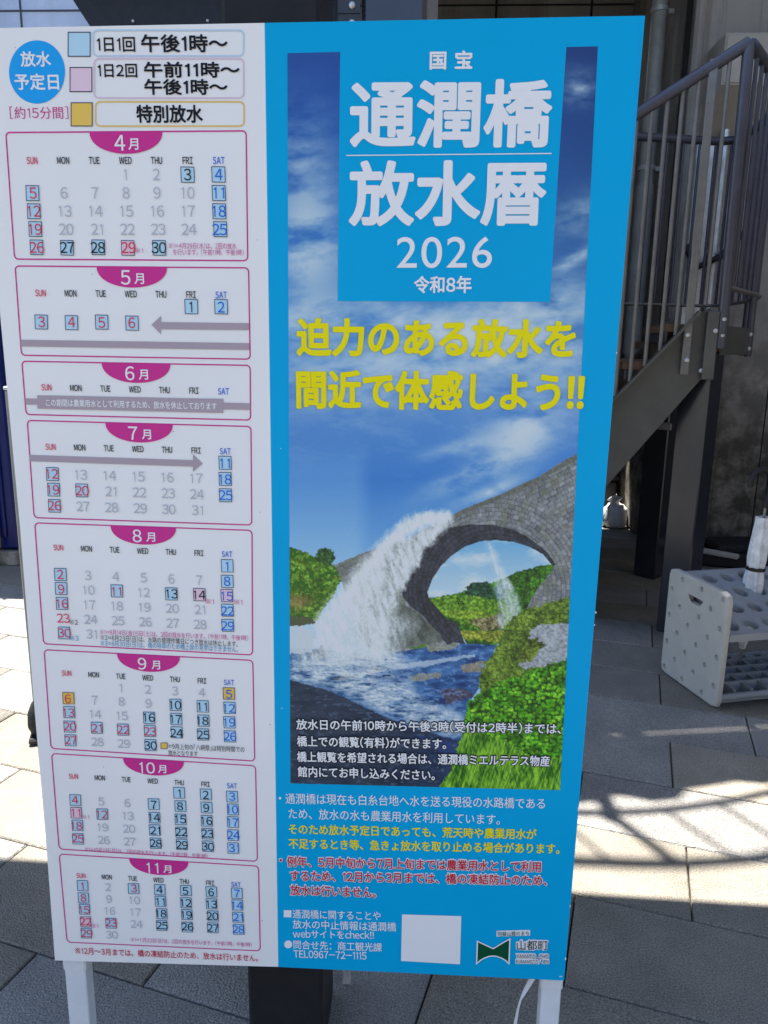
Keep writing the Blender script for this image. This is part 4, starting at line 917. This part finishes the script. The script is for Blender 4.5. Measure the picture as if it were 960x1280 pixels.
    plume(Zp((120, 565), (180, 480), (232, 425), (290, 360), (330, 318), (380, 278), (440, 250), (512, 254), (512, 276), (455, 330), (410, 380), (385, 430), (362, 480), (350, 540), (330, 600), (312, 680), (150, 660)), .72, 210, 5)
    plume(Zp((330, 322), (380, 280), (440, 252), (512, 252), (510, 272), (440, 286), (390, 310), (340, 350), (260, 450), (190, 520), (150, 560)), 1.05, 230, 3, (248, 250, 252))
    plume(Zp((470, 282), (505, 278), (440, 350), (400, 430), (372, 480), (376, 420), (420, 340)), .85, 240, 2)
    plume(Zp((230, 420), (300, 380), (330, 440), (250, 540), (200, 540)), .5, 245, 6)
    plume(Zp((602, 334), (618, 334), (650, 400), (690, 460), (714, 530), (690, 580), (650, 590), (645, 500), (640, 420)), .62, 250, 3, (214, 224, 240))
    put(inside(x, y, Zp((50, 575), (100, 580), (125, 600), (110, 650), (50, 655)), 2, 23) * np.clip(.35 + fbm(x / 2.2, y / 18, 260, 3), 0, .9), rgb(206, 212, 226)); put(inside(x, y, Zp((0, 548), (110, 550), (130, 566), (60, 578), (0, 576)), 2, 24), rgb(74, 80, 56))
    # near bank on the right
    bk = inside(x, y, Zp((640, 640), (665, 575), (700, 545), (730, 528), (800, 505), (900, 480), (900, 1060), (470, 1050), (510, 990), (545, 930), (550, 850), (560, 800), (595, 770), (592, 720), (610, 680)), 3.5, 25)
    put(bk, tree((44, 84, 18), (136, 164, 58)))
    put(inside(x, y, Zp((735, 590), (770, 572), (900, 565), (900, 668), (830, 680), (720, 700), (700, 690), (735, 650)), 3, 26), rgb(150, 152, 164) + (n2[..., None] - .5) * 130)
    put(inside(x, y, Zp((700, 660), (750, 612), (780, 630), (750, 670), (705, 690)), 4, 27), tree((60, 86, 20), (132, 150, 54)))
    # big leaves: scattered cells, each with a tone of its own
    cs = 4.4; ax, ay = x / cs, y / cs; best = np.full(x.shape, 9.); idv = np.zeros(x.shape); r_ = np.random.default_rng(5); JX, JY, ID = r_.random((64, 64)), r_.random((64, 64)), r_.random((64, 64))
    for oy in (-1, 0, 1):
        for ox in (-1, 0, 1):
            ix, iy = np.floor(ax).astype(int) + ox, np.floor(ay).astype(int) + oy; d = np.hypot(ax - ix - JX[iy % 64, ix % 64], (ay - iy - JY[iy % 64, ix % 64]) * 1.25); u_ = d < best; best = np.where(u_, d, best); idv = np.where(u_, ID[iy % 64, ix % 64], idv)
    leaf = np.where((best < .56)[..., None], rgb(58, 128, 18) + (idv ** 2)[..., None] * rgb(70, 74, 26) + (n2[..., None] - .5) * 40, rgb(14, 44, 8) + n2[..., None] * rgb(40, 60, 12)) * (.30 + 1.35 * fbm(x / 10, y / 8, 77, 5)[..., None]) * (.8 + .4 * n5[..., None])
    put(inside(x, y, Zp((560, 790), (620, 750), (700, 720), (780, 690), (900, 660), (900, 960), (760, 960), (640, 900), (548, 870)), 4, 28), leaf)
    gr = .6 * fbm((x + y * .35) / 1.5, y / 10, 300, 4) + .4 * fbm((x - y * .3) / 1.6, y / 9, 310, 4); put(inside(x, y, Zp((545, 880), (640, 890), (760, 950), (900, 950), (900, 1060), (460, 1050), (505, 1000)), 6, 29), rgb(28, 76, 14) + np.clip((gr - .32) * 2.6 + (n6 - .5) * 1.0, 0, 1)[..., None] * rgb(120, 132, 40))
    return np.clip(C_ + (rng.random(x.shape)[..., None] - .5) * 6, 0, 255)

NXG, NYG = 440, 1010
uu_, vv_ = np.meshgrid(np.linspace(0, 1, NXG), np.linspace(0, 1, NYG))
tl, tr, br_, bl = (359.5, 67), (747, 58.5), (700, 987), (363.3, 978.5)
gx_ = tl[0] * (1 - uu_) * (1 - vv_) + tr[0] * uu_ * (1 - vv_) + br_[0] * uu_ * vv_ + bl[0] * (1 - uu_) * vv_
gy_ = tl[1] * (1 - uu_) * (1 - vv_) + tr[1] * uu_ * (1 - vv_) + br_[1] * uu_ * vv_ + bl[1] * (1 - uu_) * vv_
rgb_ = np.clip(paint(gx_, gy_) / 255.0 * np.array([1.05, 1.08, 1.0]), 0, 1)
linc = 1.28 * np.where(rgb_ <= .04045, rgb_ / 12.92, ((rgb_ + .055) / 1.055) ** 2.4).reshape(-1, 3); linc = np.clip(linc * (1.02 - .30 * linc), 0, .80)
sx_, sz_ = S(gx_, gy_)
V = np.stack([sx_.ravel(), np.full(sx_.size, -.0012 - LAY), sz_.ravel()], 1) - base_of(poster)
idx = np.arange(NXG * NYG).reshape(NYG, NXG)
Fq = np.stack([idx[:-1, :-1], idx[1:, :-1], idx[1:, 1:], idx[:-1, 1:]], -1).reshape(-1, 4)
me = bpy.data.meshes.new('printed_photograph')
me.vertices.add(len(V)); me.vertices.foreach_set('co', V.ravel()); me.loops.add(Fq.size); me.loops.foreach_set('vertex_index', Fq.ravel().astype(np.int32))
me.polygons.add(len(Fq)); me.polygons.foreach_set('loop_start', np.arange(0, Fq.size, 4, dtype=np.int32)); me.update(); me.validate()
cattr = me.color_attributes.new('print', 'FLOAT_COLOR', 'POINT'); cb = np.ones((len(V), 4), np.float32); cb[:, :3] = linc; cattr.data.foreach_set('color', cb.ravel())
pm = bpy.data.materials.new('printed_landscape'); pm.use_nodes = True; t_ = pm.node_tree; bs = t_.nodes['Principled BSDF']; at = t_.nodes.new('ShaderNodeAttribute'); at.attribute_name = 'print'
t_.links.new(at.outputs['Color'], bs.inputs['Base Color']); bs.inputs['Roughness'].default_value = .4; bs.inputs['Specular IOR Level'].default_value = .35
me.materials.append(pm); po_ = bpy.data.objects.new('printed_photograph', me); col.objects.link(po_); po_.parent = poster

# ---- right sheet: title
P = Print()
P.poly([(425.5, 60), (708, 52), (687, 377.5), (422.3, 376.5)], 'blue', 2)
P.text('国 宝', (537, 76.5), (590.5, 76), 23, 'ink_white', 4, .0007, res=5)
P.text('通潤橋', (437.5, 144), (689.5, 143), 83, 'ink_white', 4, .0026, res=6)
P.stroke([(433, 195), (689, 192.5)], .0013, 'ink_white', 4, closed=False)
P.text('放水暦', (436, 243), (682.5, 242), 80, 'ink_white', 4, .0026, res=6)
P.text('2026', (496, 316.5), (615, 316), 40, 'ink_white', 4, .0003, 'latin', gap=.075, res=8)
P.text('令和8年', (517.5, 356), (589.5, 356), 21, 'ink_white', 4, .0006, res=4)
P.build('title_lettering', poster)
P = Print()
P.text('迫力のある放水を', (370.5, 421.5), (719.5, 424), 47, 'ink_yellow', 4, .0020, res=5)
P.text('間近で体感しよう!!', (370.5, 486.5), (730, 490.5), 48, 'ink_yellow', 4, .0020, res=5, gap=.03)
P.build('slogan_lettering', poster)
P = Print()
for st_, p0, p1 in (('放水日の午前10時から午後3時（受付は2時半）までは、', (369.7, 904), (702, 909.7)), ('橋上での観覧（有料）ができます。', (370.6, 925), (558.7, 928.5)), ('橋上観覧を希望される場合は、通潤橋ミエルテラス物産', (370.6, 944.3), (687.8, 950)), ('館内にてお申し込みください。', (371.5, 963), (544.7, 967.4))):
    P.text(st_, p0, p1, 15.2, 'ink_black', 4, .0016); P.text(st_, (p0[0] + 1, p0[1]), (p1[0] - 1, p1[1]), 13, 'ink_white', 6, .0004)
P.build('photograph_caption', poster)
P = Print()
def dot(x, y, r, c, l=2): P.poly([(x + r * math.cos(t), y + r * math.sin(t)) for t in np.linspace(0, 2 * math.pi, 14, endpoint=False)], c, l)
dot(350.3, 996.8, 1.6, 'ink_white'); dot(351.3, 1074, 2.6, 'ink_white'); dot(351.3, 1074, 1.7, 'ink_crimson', 4)
for st_, p0, p1 in (('通潤橋は現在も白糸台地へ水を送る現役の水路橋である', (357, 997.3), (681, 1003.6)), ('ため、放水の水も農業用水を利用しています。', (361, 1015.9), (624.8, 1023.6))): P.text(st_, p0, p1, 13, 'ink_palegrey', 2, .00012)
for st_, p0, p1 in (('そのため放水予定日であっても、荒天時や農業用水が', (361, 1035.3), (670.5, 1042)), ('不足するとき等、急きょ放水を取り止める場合があります。', (361, 1053.5), (699.5, 1060.2))): P.text(st_, p0, p1, 12.8, 'ink_yellow', 2, .0004)
for st_, p0, p1 in (('例年、5月中旬から7月上旬までは農業用水として利用', (358, 1075.7), (677, 1082.3)), ('するため、12月から3月までは、橋の凍結防止のため、', (362, 1093.2), (684.5, 1099.4)), ('放水は行いません。', (362, 1111), (471, 1114.6))):
    P.text(st_, p0, p1, 14.8, 'ink_white', 2, .0014); P.text(st_, (p0[0] + 1, p0[1]), (p1[0] - 1, p1[1]), 12.8, 'ink_crimson', 4, .0003)
P.poly([(355, 1136.5), (364.5, 1136.8), (364.4, 1145.6), (355, 1145.3)], 'ink_palegrey', 2); dot(360.5, 1179.3, 5, 'ink_palegrey')
for st_, p0, p1, h in (('通潤橋に関することや', (366, 1141.3), (476, 1144), 11), ('放水の中止情報は通潤橋', (366, 1154), (495.3, 1157.7), 11), ('webサイトをcheck!!', (366.3, 1166.2), (467.5, 1168), 10.5), ('問合せ先：商工観光課', (367, 1179.6), (477.4, 1183.2), 10.8)): P.text(st_, p0, p1, h, 'ink_palegrey', 2, .00014, gap=.03)
P.text('TEL0967-72-1115', (367, 1191), (458.3, 1193.6), 9, 'ink_palegrey', 2, .00018, 'prop', gap=.04, em=.73)
P.build('notice_lettering', poster)
P = Print(); P.poly([(502.6, 1141.9), (576.6, 1144), (574.9, 1204.2), (501.3, 1200)], 'ink_white', 2); P.build('blank_label', poster)
P = Print()
P.stroke([(800.5, 24), (795, 130), (789, 200)], .0007, 'ink_circle', 1, closed=False); P.build('edge_crease', poster)
for x, y, w_, h_ in ((743.6, 764, 1.6, 2.2), (742.3, 780, 1.2, 1.6), (722, 1008, 1.2, 5), (706, 1196, 1.6, 3), (699, 1219, 3.5, 1.2), (712, 1130, .9, 3), (770, 440, 1, 2), (351, 560, .8, 1.2), (352.5, 884, .8, 1.4)): Q_ = Print(); Q_.poly(quad(x, y, x + w_, y + h_), 'ink_palegrey', 1); Q_.build('scuff_mark', poster)
P = Print()
bow = [(596.6, 1175.2), (601, 1177.3), (616.3, 1184.4), (632, 1175), (637.2, 1172.3), (636, 1203)] + [(636 - 40 * t, 1203 - 9.5 * math.sin(math.pi * t) ** .8) for t in (.12, .25, .38, .5, .62, .75, .88)] + [(595.7, 1203)]
P.poly(bow, 'ink_green', 2); P.stroke(bow, .0022, 'ink_white', 3)
P.poly([(620.5, 1162.3), (662.5, 1161.2), (662.5, 1168.4), (620.5, 1169.6)], 'ink_white', 2); P.text('阿蘇山麓のまち', (622.2, 1166.2), (661, 1165), 5.6, 'ink_green', 4)
P.text('山都町', (644.6, 1180.2), (685.6, 1180), 14.2, 'ink_white', 2, .0024); P.text('山都町', (645.8, 1180.2), (684.6, 1180), 12, 'ink_black', 4)
P.text('YAMATO_CHO'.replace('_', '-'), (643.8, 1193.9), (686.2, 1194), 6.5, 'ink_white', 2, .0014, 'prop', gap=.06, em=.73) if False else None
for st_, y, h in (('YAMATO', 1193.6, 5.0), ('KUMAMOTO/JPN', 1200.3, 4.4)):
    x0, x1 = (645, 669) if st_ == 'YAMATO' else (645, 685.4)
    P.text(st_, (x0 - 1, y), (x1 + 1, y + .3), h + 2.2, 'ink_white', 2, .0013, 'prop', gap=.06, em=.73); P.text(st_, (x0, y), (x1, y + .3), h, 'ink_black', 4, 0, 'prop', gap=.06, em=.73)
P.text('CHO', (673, 1194), (686.4, 1194), 7.2, 'ink_white', 2, .0013, 'prop', gap=.06, em=.73); P.text('CHO', (674, 1194), (685.4, 1194), 5, 'ink_black', 4, 0, 'prop', gap=.06, em=.73)
P.poly(quad(668.6, 1195.4, 674.6, 1197.4), 'ink_white', 3); P.poly(quad(669.4, 1196, 673.6, 1196.8), 'ink_black', 4)
P.build('town_emblem', poster)

# ---- white straps that tie the board to the column
def ribbon(b, pts, wvec):
    vs_ = []
    for p, w_ in zip(pts, wvec): p = np.array(p); w_ = np.array(w_); vs_ += [p - w_ / 2, p + w_ / 2]
    n = len(pts); off = np.array([0, .0012, 0]); b.add(vs_ + [v + off for v in vs_], [(2 * i, 2 * i + 1, 2 * i + 3, 2 * i + 2) for i in range(n - 1)] + [(2 * n + 2 * i, 2 * n + 2 * i + 2, 2 * n + 2 * i + 3, 2 * n + 2 * i + 1) for i in range(n - 1)] + [(2 * i, 2 * i + 2, 2 * n + 2 * i + 2, 2 * n + 2 * i) for i in range(n - 1)], 0, True)
b = MB(); pts = [on_plane(x, y, .016) for x, y in ((672, 1212), (664, 1226), (656, 1240), (650, 1252), (647, 1264), (644, 1280), (641, 1300))]
ribbon(b, pts, [(.012, 0, .004), (.012, 0, .004), (.009, 0, .003), (.005, .004, .002), (.005, .003, .001), (.006, 0, .001), (.006, 0, .001)])
tag(b.build('plastic_strap', M['white_plastic']), 'thin white plastic strap hanging from the board beside its right leg', 'strap')
b = MB()
for k in range(3):
    pts = [on_plane(x + 3.0 * k, y + 2 * k, .31) for x, y in ((424, 1190), (429, 1205), (431, 1218), (429, 1232), (423, 1244))]
    ribbon(b, pts, [(.006, 0, .0)] * 5)
tag(b.build('plastic_band', M['white_plastic']), 'coil of white plastic band hanging beside the steel column under the board', 'band')
